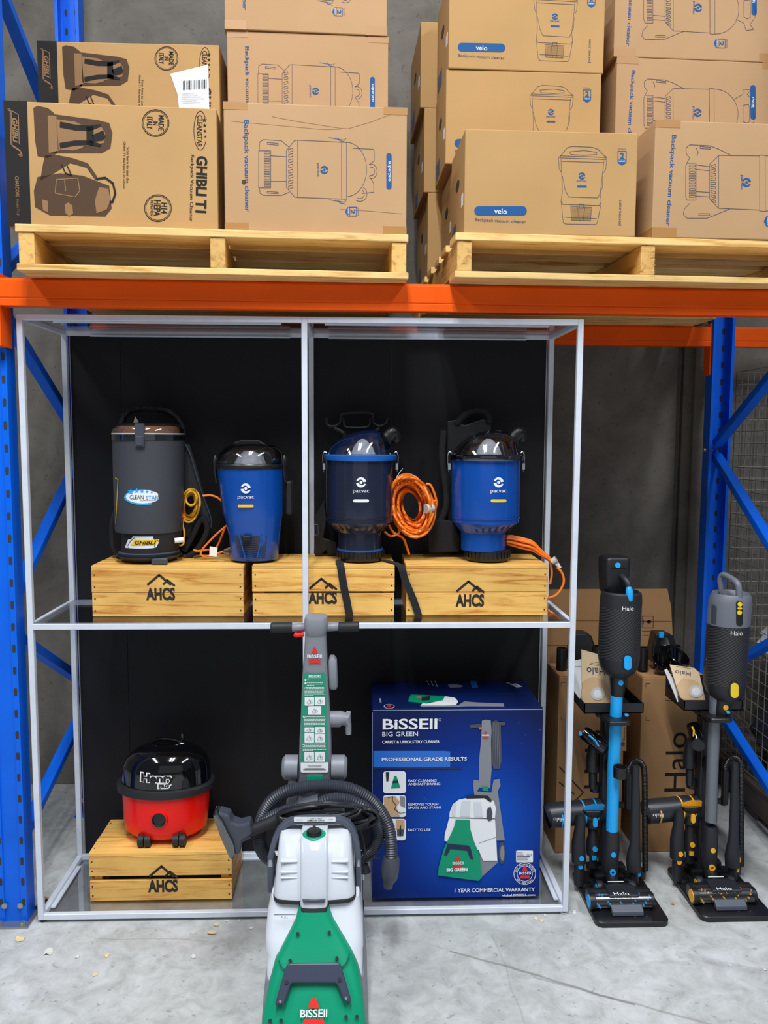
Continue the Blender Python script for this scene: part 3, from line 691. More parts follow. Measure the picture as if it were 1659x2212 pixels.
ink(F, 'light'); F.line([(588, 252), (640, 262), (735, 277), (752, 278), (800, 264), (878, 234)], 1.0, .6); F.line([(500, 262), (700, 280), (735, 279)], .8, .6); F.line([(735, 452), (800, 456), (868, 462)], .8, .6); F.flush('creases')
ink(F, 'half'); F.disc(527, 393, 5, 5, 1.5); F.flush('puncture')
F = carton('middle carton of the tall stack behind, sideways lettering cut off by the front carton', .583, .276, PZ+.357, .039, **GS); refface(F, RS); print_superpro(F); done(F)
F = carton('topmost carton of the tall left-pallet stack, cut by the top of the picture', .578, .268, PZ+.714, .047, **GS); refface(F, RS); print_superpro(F); done(F)
carton('hidden bottom carton of the tall left-pallet stack', .585, .28, PZ, .036, **{**GS, 'group': None})
GV = dict(w_=.495, h=.287, d=.275, m_=KRAFT2, group=G3, holes=True)
F = carton('front landscape carton with a blue pill, alone at the right pallet edge', 1.302, -.098, PZ, .022, **GV); print_velo(F); done(F); RV = F
for lev, (dx, dy, aa) in enumerate(((0, 0, .02), (-.024, .0, .02), (-.018, -.006, .035))):
    F = carton(('hidden lowest carton behind the front landscape carton', 'middle landscape carton of the stack behind, its pill half hidden', 'topmost landscape carton with its blue pill in full view')[lev], 1.302+dx, .198+dy, PZ+.2875*lev, aa, **GV)
    if lev: refface(F, RV); print_velo(F); done(F)
for lev, dx in enumerate((-.02, -.035, -.05)):
    carton(('deep row lowest carton, only its hand-holed side in view beyond the right stack', 'deep row middle carton, only its shaded side in view', 'deep row top carton, its side just peeking out at the left')[lev], 1.27+dx, .50, PZ+.2875*lev, .03, **{**GV, 'd': .36})
GT = dict(w_=.56, h=.325, d=.30, m_=KRAFT, group=G4, tape=True)
F = carton('front carton of the far right stack, cut by the right edge of the picture', 1.846, -.085, PZ, .036, **GT); print_thrift(F); done(F); RT = F
for lev, (dx, dy) in enumerate(((0, 0), (-.0, 0), (-.012, 0))):
    F = carton(('hidden lowest carton of the far right rear stack', 'middle carton of the far right stack, long blue lettering down its left side', 'top carton of the far right stack, folds of tape at its corner')[lev], 1.838+dx, .262+dy, PZ+.326*lev, .036, **GT)
    if lev: refface(F, RT); print_thrift(F); done(F)
# ---------------------------------------------------------------- silver display frame
FW, FH, ZM, FD, T = 1.68, 1.8706, .9458, .3794, .0175
fr = thing('display_frame', (0, 0, 0), 'silver square-tube display frame with clear shelf and black back panels', 'display frame')
def rail(name, *b): return MB().box(*b).build(name, STEEL, fr, bev=.0012, bseg=1)
cxp = at(657.5, 760, 0).x
for x in (0, cxp-T/2, FW-T):
    rail('front_post', x, x+T, 0, T, 0, FH); rail('back_post', x, x+T, FD-T, FD, 0, FH)
for z in (0, ZM-T, FH-T):
    for a, b_ in ((T, cxp-T/2), (cxp+T/2, FW-T)):
        rail('front_rail', a, b_, 0, T, z, z+T); rail('back_rail', a, b_, FD-T, FD, z, z+T)
    for x in (0, FW-T) + ((cxp-T/2,) if z > 1 else ()): rail('side_rail', x, x+T, T, FD-T, z, z+T)
for z in (0, FH-T-.004):
    for a, b_ in ((.10, cxp-.07), (cxp+.06, FW-.10)):
        MB().box(a, b_, FD-T-.014, FD-T-.0005, z, z+.004).build('panel_ledge', STEEL, fr); MB().box(a, b_, T+.0005, T+.014, z, z+.004).build('panel_ledge', STEEL, fr)
for x in (T+.0005, FW-T-.0145):
    MB().box(x, x+.014, .06, FD-.07, 0.004, .008).build('panel_ledge', STEEL, fr)
MB().box(T+.001, FW-T-.001, T*.2, FD-T*.2, ZM+.0004, ZM+.0034).build('clear_shelf', CLEAR, fr)
MB().box(T+.001, FW-T-.001, T+.001, FD-T-.001, .0012, .0036).build('clear_base_sheet', CLEAR, fr)
MB().box(T+.001, FW-T-.001, T+.001, FD-T-.001, FH-.004, FH-.0016).build('clear_top_sheet', CLEAR, fr)
for a, b_ in ((.024, .19), (.1915, 1.12), (1.1215, 1.656)):
    MB().box(a, b_, FD+.003, FD+.009, .012, FH+.004).build('back_panel', PANEL, fr)
for x_ in (.0195, 1.6575): MB().box(x_, x_+.003, FD+.003, FD+.01, .012, FH).build('panel_edging', CHROME, fr)
mb = MB(); mb.cyl((FW-.012, .014, -.0095), (FW-.012, .014, -.004), .014, seg=16); mb.cyl((FW-.012, .014, -.004), (FW-.012, .014, 0), .006, seg=10); mb.build('levelling_foot', CHROME, fr)
mb = MB(); mb.cyl((.012, .014, -.0095), (.012, .014, 0), .010, seg=14); mb.build('levelling_foot', BLKM, fr)
for x in (.012, FW-.012):
    mb = MB(); mb.cyl((x, FD-.014, -.0095), (x, FD-.014, 0), .010, seg=14); mb.build('levelling_foot', BLKM, fr)
# ---------------------------------------------------------------- timber crates
def crate(label, px0, px1, pyt, Y, z, h, d, gap, cxs, cys, s=1.0):
    x0 = at(px0, pyt, Y).x; x1 = at(px1, pyt, Y).x; w_ = x1-x0
    t = thing('timber_crate', (x0, Y, z), label, 'crate', 0, 'stencilled timber crates')
    tk = .011; zt = h-tk; zs = zt*.5
    MB().box(0, w_, 0, tk, 0.0, zs-gap/2).build('front_board', CRATE, t, bev=.0012)
    MB().box(-.001, w_+.001, -.0005, tk, zs+gap/2, zt-.001).build('front_board', CRATE, t, bev=.0012)
    MB().box(-.001, w_+.001, 0.0005, d*.49, zt, h).build('top_board', CRATE, t, bev=.0012)
    MB().box(0, w_, d*.5, d, zt, h-.0008).build('top_board', CRATE, t, bev=.0012)
    for x in (0.001, w_-tk-.001):
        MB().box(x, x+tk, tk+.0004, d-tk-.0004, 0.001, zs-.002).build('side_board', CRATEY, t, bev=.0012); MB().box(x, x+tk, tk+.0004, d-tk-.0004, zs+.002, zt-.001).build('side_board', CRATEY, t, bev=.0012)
    MB().box(0, w_, d-tk, d, 0, zt-.001).build('back_board', CRATE, t, bev=.0012)
    for x in (tk+.0015, w_-2*tk-.0135):
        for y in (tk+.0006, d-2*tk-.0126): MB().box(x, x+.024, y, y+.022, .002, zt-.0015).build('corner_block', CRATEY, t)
    mb = MB()
    for x in (.009, w_-.009):
        for zz in (.018, zs-gap/2-.018, zs+gap/2+.018, zt-.018): mb.cyl((x, -.0012, zz), (x, .001, zz), .0026, seg=8)
        for y in (.03, d-.03): mb.cyl((x, y, h-.001), (x, y, h+.0006), .0022, seg=8)
    mb.build('nail_heads', NAIL, t)
    F = Face((x0, Y, z), (1, 0, 0), (0, 0, 1), [STENCIL], lift=.0010)
    dx, dy = cxs, cys
    F.text('AHCS', dx, dy+12*s, 62*s, 28*s, 0, bold=.045)
    F.line([(dx-28*s, dy-8*s), (dx-3*s, dy-29*s), (dx+22*s, dy-8*s)], 5*s); F.line([(dx+6*s, dy-9*s), (dx+15*s, dy-18*s), (dx+30*s, dy-6*s)], 4.5*s, 1.3)
    F.build('stencilled_mark', t); return t
SZ = ZM+.0038; CH = .1612; SH = SZ+CH+.0006          # crate tops
crate('left crate on the clear shelf, tight front boards, carrying the charcoal and blue vacuums', 197, 525, 1222, .088, SZ, CH, .262, .001, 347, 1271)
crate('middle crate on the clear shelf behind the centre post, with two straps over its gap', 545, 852, 1226, .088, SZ, CH, .262, .007, 697, 1279)
crate('right crate on the clear shelf, palest of the three, narrow dark gap', 878, 1184, 1223, .088, SZ, CH, .262, .003, 1015, 1285)
crate('darker honey crate on the frame floor with a wide front gap, under the red vacuum', 192, 500, 1850, .095, .0042, .163, .236, .016, 352, 1901, 1.03)
LZ = .0042+.1638
# ---------------------------------------------------------------- backpack vacuums on the crates
INKS = [WHITE, YEL, CYANP, INKK, SKYB, OXO]
def coil(mb, cx, cy, rx, ry, n, r, Y, jit=3, dY=.02, tilt=0, seg=7, a0=0, grow=0):
    pts = []; N = 26*n
    jx = [random.uniform(-jit, jit) for _ in range(n+2)]; jy = [random.uniform(-jit, jit) for _ in range(n+2)]
    for i in range(N+1):
        f = i/26; k = int(f); q = f-k; ox = jx[k]*(1-q)+jx[k+1]*q; oy = jy[k]*(1-q)+jy[k+1]*q; g = 1-grow*i/N
        a = 2*PI*f+a0; x = (rx*g+ox)*math.cos(a); y = (ry*g+oy)*math.sin(a); c, s_ = math.cos(tilt), math.sin(tilt)
        pts.append(at(cx+x*c-y*s_+ox*.5, cy+x*s_+y*c+oy*.5, Y+dY*math.sin(a*2.7+k)*.5+dY*(i/N-.5)))
    return mb.tube(pts, r, seg)
def ribs(mb, py0, py1, xl, xr, Y, n, wd=.006, dp=.003, rows=None, tilt=0):
    a = at(xl, py0, Y); b = at(xr, py0, Y); cx = (a.x+b.x)/2; r = (b.x-a.x)/2; z1 = at(xl, py0, Y).z; z0 = at(xl, py1, Y).z
    for i in range(n):
        t = 2*PI*i/n; M = Matrix.Translation((cx, Y+OFF.y, 0)) @ Matrix.Rotation(t, 4, 'Z')
        mb.box(r-.0005, r+dp, -wd/2, wd/2, z0, z1, M)
def slotring(mb, py0, r0x, py1, r1x, cx, Y, n, wd):          # slanted vent slots on a taper
    c = at(cx, py0, Y); k = sc(Y, c.z); z0 = at(cx, py0, Y).z; z1 = at(cx, py1, Y).z
    for i in range(n):
        t = 2*PI*(i+.5)/n; ct, st = math.cos(t), math.sin(t); tx, ty = -st, ct
        q = []
        for (R_, z) in ((r0x*k+.0008, z0), (r1x*k+.0008, z1)):
            for s_ in (-1, 1): q.append((c.x+R_*ct+tx*wd*s_, Y+R_*st+ty*wd*s_, z))
        mb.add([q[0], q[1], q[3], q[2]], [(0, 1, 2, 3)], False)
def logo(F, cx, cy, s=1.0, pill='yellow', pcy=0):
    F.mb.cur = 0; swirl(F, cx, cy, 11*s); F.text('pacvac', cx, cy+20.5*s, 35*s, 8.5*s, bold=.0); F.mb.cur = 1 if pill == 'yellow' else 0
    F.rrect(cx-17*s, cy+36.5*s+pcy, cx+17*s, cy+43*s+pcy, 3*s)
HARN = mat('harness_black', C(15, 15, 17), .5)
# (1) charcoal vacuum
Y1 = .20
v = thing('backpack_vacuum', (at(320, 1210, Y1).x, Y1, SH), 'tall charcoal backpack vacuum with clear lid and yellow label, on the left crate', 'vacuum cleaner')
mb = MB(); pxlathe(mb, [(1209, 275, 372), (1206, 266, 378), (1196, 258, 386), (1190, 256, 388), (1188, 264, 386)], Y1, .95)
mb.build('base_tray', CHARD, v, world=True)
mb = MB(); mb.box(at(300, 0, .1).x, at(336, 0, .1).x, Y1-.1, Y1-.085, SH+.001, SH+.02); mb.rings([pxring(1196, 252, 392, Y1-.004, .98, 36), pxring(1203, 268, 382, Y1-.004, .98, 36), pxring(1202, 270, 380, Y1-.004, .98, 36)], False)
mb.build('tray_lip', CHARD, v, bev=.002, world=True)
mb = MB(); pxlathe(mb, [(1190, 262, 384), (1182, 263, 386), (1160, 264, 390), (1144, 264, 392)], Y1, .95); mb.build('motor_base', BLKM, v, world=True)
rows = [(1146, 252, 392), (1140, 250, 394), (1050, 247, 396), (950, 245, 397), (940, 245, 397)]
mb = MB(); pxlathe(mb, rows, Y1, .95); mb.build('drum', CHAR, v, world=True)
F = drumface(320, 1080, Y1, rowrad(rows, Y1), INKS, .95)
F.mb.cur = 2; F.disc(310, 1074, 42, 17); F.mb.cur = 0; F.disc(309, 1073, 37, 14.5, 2); F.mb.cur = 3; F.text('CLEAN', 295, 1074, 30, 9, l=3); F.mb.cur = 2; F.text('STAR', 329, 1075, 25, 9, bold=.02, l=3)
F.mb.cur = 4
for x, y, r in ((283, 1062, 7.5), (296, 1060, 6.5), (307, 1061, 5), (318, 1062, 4.2), (328, 1063, 3.4)): star(F, x, y, r, 3)
F.mb.cur = 3; F.text('THE STAR IN FILTRATION', 320, 1081, 33, 2.4, l=3)
F.t = v; F.flush('maker_label'); F.mb.cur = 1; F.line([(249, 1032), (255, 1036), (250, 1130)], 1.6); F.flush('printed_stripe')
F.mb.cur = 5; F.text('HEPA', 390, 1118, 17, 20, -4, bold=.02); F.build('printed_labels', v)
F = drumface(325, 1170, Y1, rowrad([(1190, 262, 384), (1160, 264, 390), (1144, 264, 392)], Y1), INKS, .95, .001)
F.mb.cur = 0; F.poly([(270, 1183), (277, 1165), (283, 1165), (288, 1158), (358, 1157), (352, 1170), (344, 1170), (338, 1182), (330, 1184)]); F.mb.cur = 3; F.line([(276, 1179), (282, 1169), (290, 1162), (352, 1161)], 1.2, 2); F.line([(277, 1182), (334, 1180), (341, 1167), (350, 1165)], 1.2, 2)
F.mb.cur = 1; F.poly([(283, 1178), (290, 1166), (345, 1165), (336, 1177)], 2); F.mb.cur = 3; F.text('GHIBLI', 314, 1172, 46, 8.5, 0, bold=.02, shear=.35, l=3); F.build('name_label', v)
mb = MB(); pxlathe(mb, [(951, 242, 398), (937, 242, 398)], Y1, .95, cap=False); mb.build('lid_skirt', DOMEK, v, world=True)
mb = MB(); pxlathe(mb, [(939, 243, 397), (936, 243, 397)], Y1, .95); mb.build('lid_seal', WHITE, v, world=True)
mb = MB(); pxlathe(mb, [(936, 243, 397), (928, 244, 396), (920, 250, 390), (915, 262, 380), (914, 290, 350)], Y1, .95); mb.build('lid', clearmat('clear_lid_tint', (.80, .78, .76), .2), v, world=True)
mb = MB(); pxlathe(mb, [(935.5, 252, 388), (926, 254, 386), (921, 262, 380)], Y1, .95); mb.build('filter_bag', mat('filter_brown', C(150, 108, 78), .8, noise=.2, nscale=30), v, world=True)
a = at(302, 940, Y1-.1)
mb = MB(); p0 = at(291, 915, Y1-.113); p1 = at(312, 966, Y1-.113); mb.box(p0.x, p1.x, Y1-.116, Y1-.1, p1.z, p0.z); mb.box(p0.x+.003, p1.x-.003, Y1-.119, Y1-.116, p1.z+.004, p1.z+.034); mb.build('latch', CHARD, v, bev=.003, world=True)
mb = MB(); mb.tube([at(x, y, Y1+dy) for x, y, dy in ((262, 925, .07), (268, 900, .08), (285, 886, .09), (320, 882, .09), (355, 885, .09), (378, 898, .08), (393, 920, .07), (397, 945, .05))], [.0125], 12, smooth_path=8, ribs=(.006, .16)); mb.build('hose_handle', BLK, v, world=True)
mb = MB()
for i in range(9):
    a = at(288+i*7, 914-((i*5) % 13), Y1+random.uniform(-.02, .02)); b_ = at(292+i*6, 899+((i*7) % 11), Y1+random.uniform(-.02, .03)); c_ = at(300+i*5, 912, Y1+random.uniform(-.03, .03)); mb.add([a, b_, c_], [(0, 1, 2)], False)
mb.build('plastic_wrap', clearmat('crumpled_film', (.75, .75, .76), .35, .15), v, world=True)
mb = MB(); pl = [(398, 955), (410, 960), (418, 985), (426, 1010), (440, 1060), (452, 1100), (458, 1125), (452, 1142), (440, 1125), (425, 1150), (410, 1165), (400, 1150), (396, 1100), (394, 1000)]
mb.prism([(at(x, y, .30).x, at(x, y, .30).z) for x, y in pl], .275, .30); mb.build('harness_pad', mat('grey_mesh_fabric', C(48, 50, 56), .9, bump=.5, bscale=200), v, bev=.004, world=True)
mb = MB(); mb.tube([at(x, y, .27) for x, y in ((400, 960), (412, 985), (425, 1030), (440, 1075), (456, 1120), (455, 1140))], .003, 6, 6); mb.build('pad_piping', CHARD, v, world=True)
mb = MB(); mb.tube([at(x, y, .26) for x, y in ((398, 1190), (415, 1160), (436, 1120), (448, 1145), (428, 1185), (405, 1203))], .010, 8, 5); mb.build('shoulder_strap', FABK, v, world=True)
mb = MB(); mb.tube([at(x, y, .24) for x, y in ((252, 1100), (242, 1130), (244, 1180), (258, 1205))], .008, 8, 5); mb.build('shoulder_strap', FABK, v, world=True)
mb = MB(); coil(mb, 410, 1090, 20, 36, 6, .0032, .245, 3, .03, .15, grow=.45); coil(mb, 413, 1077, 12, 16, 2, .0032, .22, 2, .01)
mb.tube([at(x, y, .215) for x, y in ((393, 1115), (395, 1135), (398, 1150), (397, 1172), (392, 1178), (384, 1178))], .0032, 7, 5); mb.build('power_cord', YCABLE, v, world=True)
mb = MB(); p0 = at(377, 1168, .15); mb.tube([p0, p0+Vector((.026, .01, .002))], .0085, 10); mb.build('plug_socket', PAPER, v, world=True)
# (2) small blue vacuum
Y2 = .19
v = thing('backpack_vacuum', (at(540, 1205, Y2).x, Y2, SH), 'short tapered blue backpack vacuum with black rim and wide clear lid', 'vacuum cleaner')
rows = [(1206, 500, 598), (1202, 498, 601), (1160, 496, 605), (1120, 487, 609), (1108, 482, 611), (1060, 476, 611), (1012, 470, 611)]
mb = MB(); mb.rings([pxring(r[0], r[1], r[2], Y2, .92, 40, .25 if r[0] > 1110 else .1) for r in rows]); mb.build('drum', BLUEP, v, world=True)
F = drumface(540, 1080, Y2, rowrad(rows, Y2), INKS, .95, .0025); logo(F, 531, 1055, 1.0, pcy=-1.5); F.build('printed_logo', v)
F = drumface(548, 1180, Y2, rowrad(rows, Y2), [SLOT], .96, .0035)
for i in range(12): y = 1158+i*4.2; x0 = 506+i*.9; x1 = 577-i*.4; F.line([(x0, y), (541, y+1.2), (x1, y)], 1.9)
F.build('air_vents', v)
F = drumface(548, 1180, Y2, rowrad(rows, Y2), [BLUEP], .96, .0055)
F.line([(517, 1156), (530, 1204)], 3); F.line([(567, 1155), (556, 1204)], 3); F.build('vent_ribs', v)
mb = MB(); c = at(541, 1156, Y2); mb.box(c.x-.014, c.x+.014, Y2-.095, Y2-.07, c.z-.01, c.z+.010); mb.build('vent_catch', BLK, v, bev=.003, world=True)
mb = MB(); pxlathe(mb, [(1012, 468, 612), (1010, 466, 614), (1004, 466, 614), (1001, 468, 612)], Y2, .92); mb.build('rim', BLK, v, world=True)
mb = MB(); pxlathe(mb, [(1001, 468, 612), (992, 467, 612), (980, 474, 610), (968, 484, 604), (961, 500, 592), (959, 525, 560)], Y2, .92); mb.build('clear_lid', DOME, v, world=True)
mb = MB(); pxlathe(mb, [(1001, 505, 575), (985, 515, 568), (974, 528, 548)], Y2, .8, 10); mb.build('filter_cone', mat('filter_grey', C(176, 178, 186), .7, noise=.3, nscale=60), v, world=True)
for xa, xb in ((461, 472), (610, 621)):
    mb = MB(); mb.tube([at(xa+5, 985, Y2), at(xa+3, 995, Y2-.005), at(xa+3, 1015, Y2-.005), at(xa+7, 1042, Y2)], [.006, .009, .007, .004], 8); mb.build('latch', BLK, v, world=True)
mb = MB(); mb.box(at(612, 0, .24).x, at(626, 0, .24).x, .20, .27, at(0+600, 1110, .24).z, at(600, 1038, .24).z); mb.build('harness_mount', BLKM, v, bev=.006, world=True)
mb = MB(); pl = [(505, 955), (520, 950), (560, 950), (580, 962), (600, 975), (600, 1190), (500, 1190)]
mb.prism([(at(x, y, .31).x, at(x, y, .31).z) for x, y in pl], .30, .315); mb.build('harness_back', HARN, v, bev=.005, world=True)
mb = MB(); mb.tube([at(x, y, .2) for x, y in ((482, 1085), (470, 1075), (455, 1070), (438, 1071))], .0034, 8, 6)
mb.tube([at(x, y, .20) for x, y in ((490, 1135), (470, 1152), (450, 1172), (434, 1192), (440, 1202), (462, 1198), (485, 1190))], .0034, 8, 6)
mb.tube([at(x, y, .22) for x, y in ((486, 1140), (478, 1160), (470, 1178), (462, 1185), (430, 1190), (418, 1188))], .0034, 8, 6); mb.build('power_cable', OCABLE, v, world=True)
mb = MB(); a = at(484, 1192, .17); b_ = at(497, 1190, .165); mb.cyl(a, b_, .008, .0125, seg=14); mb.build('cable_plug', DOME, v, world=True)
mb = MB(); mb.add([at(x, y, .155) for x, y in ((453, 1180), (470, 1183), (468, 1203), (452, 1201))], [(0, 1, 2, 3)], False); mb.build('test_tag', PAPER, v, world=True)
# (3) navy and (4) blue canister vacuums
def canister(Yc, dx, body, rimm, label, xs, pill, logocx):
    """xs: (body left,right), (rim left,right), (neck left,right), (foot left,right)"""
    (bl, br), (rl, rr_), (nl, nr), (fl, frr) = xs
    v = thing('backpack_vacuum', (at((nl+nr)/2, 1210, Yc).x, Yc, SH), label, 'vacuum cleaner')
    rows = [(1126, bl+1, br-1), (1120, bl+1, br-1), (1112, bl, br), (992, bl-1, br+1)]
    mb = MB(); pxlathe(mb, rows, Yc); mb.build('drum', body, v, world=True)
    mb = MB(); pxlathe(mb, [(1117, bl-1, br+1), (1114, bl-1, br+1)], Yc, cap=False); mb.build('seam_band', body, v, world=True)
    F = drumface((bl+br)/2, 1080, Yc, rowrad(rows, Yc), INKS)
    F2x = logocx; logo(F, F2x, 1042, 1.0, pill); F.build('printed_logo', v)
    mb = MB(); pxlathe(mb, [(1150, nl+2, nr-2), (1144, nl-4, nr+4), (1128, bl+4, br-4), (1125, bl+3, br-3)], Yc); mb.cur = 1
    slotring(mb, 1145, (nr-nl)/2+6, 1129, (br-bl)/2-6, (bl+br)/2, Yc, 26, .0035); mb.build('vented_collar', [body, SLOT], v, world=True)
    mb = MB(); pxlathe(mb, [(1186, nl, nr), (1148, nl, nr)], Yc); mb.build('neck', body, v, world=True)
    if rimm is BLUER:
        mb = MB(); pxlathe(mb, [(1187, fl+1, frr-1), (1183, fl+1, frr-1)], Yc); mb.build('neck_trim', rimm, v, world=True)
    mb = MB(); pxlathe(mb, [(1207.5, fl+3, frr-3), (1202, fl, frr), (1187, fl, frr), (1184, fl+4, frr-4)], Yc); ribs(mb, 1187, 1201, fl, frr, Yc, 30, .007, .0025); mb.build('ribbed_foot', BLK, v, world=True)
    mb = MB(); pxlathe(mb, [(994, rl+1, rr_-1), (990, rl, rr_), (984, rl, rr_), (981, rl+3, rr_-3)], Yc); mb.build('rim', rimm, v, world=True)
    L, R_ = rl+8, rr_-8
    mb = MB(); pxlathe(mb, [(982, L, R_-4), (968, L+6, R_-7), (955, L+18, R_-9), (944, L+33, R_-13), (935, L+54, R_-22), (930, L+72, R_-34), (928, L+84, R_-46)], Yc); mb.build('clear_dome', DOME, v, world=True)
    mb = MB(); pxlathe(mb, [(981, L+50, R_-38), (965, L+56, R_-44), (952, L+66, R_-56), (948, L+72, R_-62)], Yc-.02, .5, 14); mb.build('filter_cone', mat('filter_white', C(196, 200, 208), .7, noise=.25, nscale=80), v, world=True)
    mb = MB(); mb.tube([at(R_-18, 962, Yc), at(R_-14, 948, Yc+.02), at(R_-2, 936, Yc+.05), at(R_+4, 945, Yc+.08)], [.0225], 14, smooth_path=6, ribs=(.006, .1)); mb.build('hose_port', BLK, v, world=True)
    for x in (rl+1, rr_-1):
        mb = MB(); s_ = -1 if x < bl else 1
        mb.tube([at(x-s_*5, 979, Yc), at(x, 976, Yc), at(x+s_*4, 985, Yc), at(x+s_*3, 1005, Yc), at(x+s_*1, 1020, Yc)], .0016, 6, 4); c = at(x+s_*1, 1006, Yc); mb.box(c.x-.004, c.x+.004, Yc-.010, Yc+.008, c.z-.012, c.z+.008)
        mb.build('wire_clip', CHROME, v, world=True)
    return v
v = canister(.195, 0, NAVY, BLUER, 'navy canister vacuum with bright blue rim and white pill, on the middle crate', ((705, 849), (700, 857), (731, 824), (727, 829)), 'white', 780)
mb = MB()                                             # harness frame standing behind
P = lambda x, y, Y=.315: at(x, y, Y)
mb.tube([P(x, y) for x, y in ((705, 902), (708, 918), (722, 921), (733, 915), (738, 900), (745, 893), (800, 893), (806, 905), (808, 915), (820, 921), (833, 915), (838, 902))], .006, 8, 4)
mb.tube([P(x, y) for x, y in ((742, 902), (745, 921), (762, 924), (795, 922), (800, 903))], .005, 8, 4)
mb.tube([P(x, y) for x, y in ((722, 925), (740, 935), (745, 960), (745, 1190))], .008, 8, 4); mb.tube([P(x, y) for x, y in ((820, 925), (806, 938), (802, 960), (802, 1190))], .008, 8, 4)
mb.build('harness_frame', HARN, v, world=True)
mb = MB(); mb.prism([(P(x, y).x, P(x, y).z) for x, y in ((681, 1110), (697, 1085), (702, 1075), (707, 1120), (700, 1160), (728, 1168), (728, 1196), (708, 1198), (706, 1186), (690, 1200), (679, 1195), (681, 1150))], .285, .30); mb.build('hip_bracket', HARN, v, bev=.004, world=True)
mb = MB(); mb.tube([P(x, y, .27) for x, y in ((680, 1133), (687, 1132), (688, 1155), (680, 1156), (680, 1133))], .0018, 6); mb.build('strap_buckle', CHROME, v, world=True)
mb = MB(); coil(mb, 889, 1092, 47, 70, 18, .0042, .215, 5, .06, -.22, grow=.55)
mb.tube([P(x, y, .2) for x, y in ((920, 1045), (930, 1048), (938, 1065), (943, 1085), (941, 1098))], .0040, 8, 5)
mb.tube([P(x, y, .2) for x, y in ((838, 1130), (850, 1150), (870, 1162), (878, 1180), (884, 1198))], .0040, 8, 5); mb.tube([P(x, y, .2) for x, y in ((830, 1148), (845, 1158), (862, 1150), (858, 1130))], .0040, 8, 5)
mb.build('power_cable', OCABLE, v, world=True)
mb = MB(); mb.cyl(P(920, 1099, .17), P(936, 1097, .18), .016, .012, seg=18); mb.build('cable_plug', mat('clear_plug', C(196, 190, 180), .25, coat=.3), v, world=True)
mb = MB(); mb.tube([P(x, y, .19) for x, y in ((862, 1022), (856, 1035), (862, 1050), (866, 1054))], .0014, 6, 5); mb.tube([P(x, y, .19) for x, y in ((862, 1022), (870, 1012))], .001, 5); mb.build('twist_tie', PAPER, v, world=True)
def strap(parent, pts, wd):        # a flat webbing strap draped along a path, width across X
    mb = MB(); R = []
    pts = catmull([Vector(p) for p in pts], 5)
    for i, p in enumerate(pts):
        t = (pts[min(i+1, len(pts)-1)]-pts[max(i-1, 0)]).normalized(); n = t.cross(Vector((1, 0, 0))).normalized()*.0012; u = Vector((wd/2, 0, 0))
        R.append([p-u-n, p+u-n, p+u+n, p-u+n])
    mb.rings(R, True, False); return mb.build('harness_strap', FABK, parent, world=True)
yf = .0845
strap(v, [(at(733, 1208, .2).x, .16, SH+.004), (at(733, 1215, .1).x, .11, SH+.004), (at(736, 1224, yf).x, yf, SH-.004), (at(742, 1260, yf).x, yf-.003, SH-.06), (at(749, 1300, yf).x, yf-.004, SH-.11), (at(755, 1335, yf-.004).x, yf-.004, SZ+.002)], .024)
strap(v, [(at(828, 1208, .2).x, .17, SH+.004), (at(848, 1212, .13).x, .13, SH+.003), (at(866, 1225, .08).x, .083, SH-.004), (at(875, 1255, yf).x, yf-.004, SH-.045), (at(893, 1300, yf).x, yf-.005, SH-.11), (at(904, 1337, yf-.004).x, yf-.005, SZ+.002)], .024)
v = canister(.195, 0, BLUEP, DOMEK, 'bright blue canister vacuum with a clear rim and yellow pill, on the right crate', ((976, 1121), (970, 1130), (996, 1092), (1004, 1101)), 'yellow', 1077)
mb = MB(); mb.prism([(P(x, y).x, P(x, y).z) for x, y in ((963, 1010), (965, 910), (985, 906), (990, 915), (1005, 918), (1040, 905), (1060, 910), (1062, 1190), (965, 1190))], .30, .315); mb.build('back_board', HARN, v, bev=.004, world=True)
mb = MB(); mb.tube([P(x, y, .30) for x, y in ((985, 918), (1000, 900), (1020, 888), (1042, 888), (1055, 900), (1056, 916))], .011, 9, 5); mb.tube([P(x, y, .28) for x, y in ((958, 930), (955, 990), (965, 1080), (950, 1130), (925, 1180))], .011, 9, 5)
mb.prism([(P(x, y, .29).x, P(x, y, .29).z) for x, y in ((922, 1150), (930, 1130), (950, 1120), (975, 1125), (992, 1160), (990, 1190), (925, 1192))], .26, .29); mb.build('harness_pad', FABK, v, bev=.004, world=True)
Fh = Face(P(1030, 940, .299), (1, 0, 0), (0, 0, 1), [CHARD], .0008)
for x, y, l in ((1014, 938, 28), (1006, 950, 14), (1006, 960, 22), (1010, 968, 18), (1004, 976, 12)): Fh.line([(x, y), (x+l, y)], 1.2)
Fh.build('printed_note', v)
mb = MB()
for i in range(8):
    o = i*1.0; mb.tube([P(x, y, .19-.006*(i % 3)) for x, y in ((1094, 1158+o*2.4), (1106, 1158+o*2.8), (1128, 1163+o*3), (1150, 1170+o*2.7), (1168, 1188+o*1.6), (1184, 1202+o*1.0), (1193, 1212+o*.6))], .0040, 8, 5)
mb.tube([P(x, y, .16) for x, y in ((1190, 1214), (1192, 1240), (1188, 1262))], .0040, 8, 4)
mb.tube([P(x, y, .13) for x, y in ((1204, 1226), (1214, 1238), (1218, 1255), (1212, 1272), (1200, 1286), (1184, 1293), (1176, 1310), (1190, 1322), (1204, 1332), (1212, 1340))], .0040, 8, 6)
mb.build('power_cable', OCABLE, v, world=True)
mb = MB(); mb.cyl(P(1192, 1214, .15), P(1202, 1208, .145), .010, .012, seg=16); mb.cyl(P(1200, 1214, .15), P(1210, 1228, .14), .008, .006, seg=12); mb.build('cable_plug', MATS['clear_plug'], v, world=True)
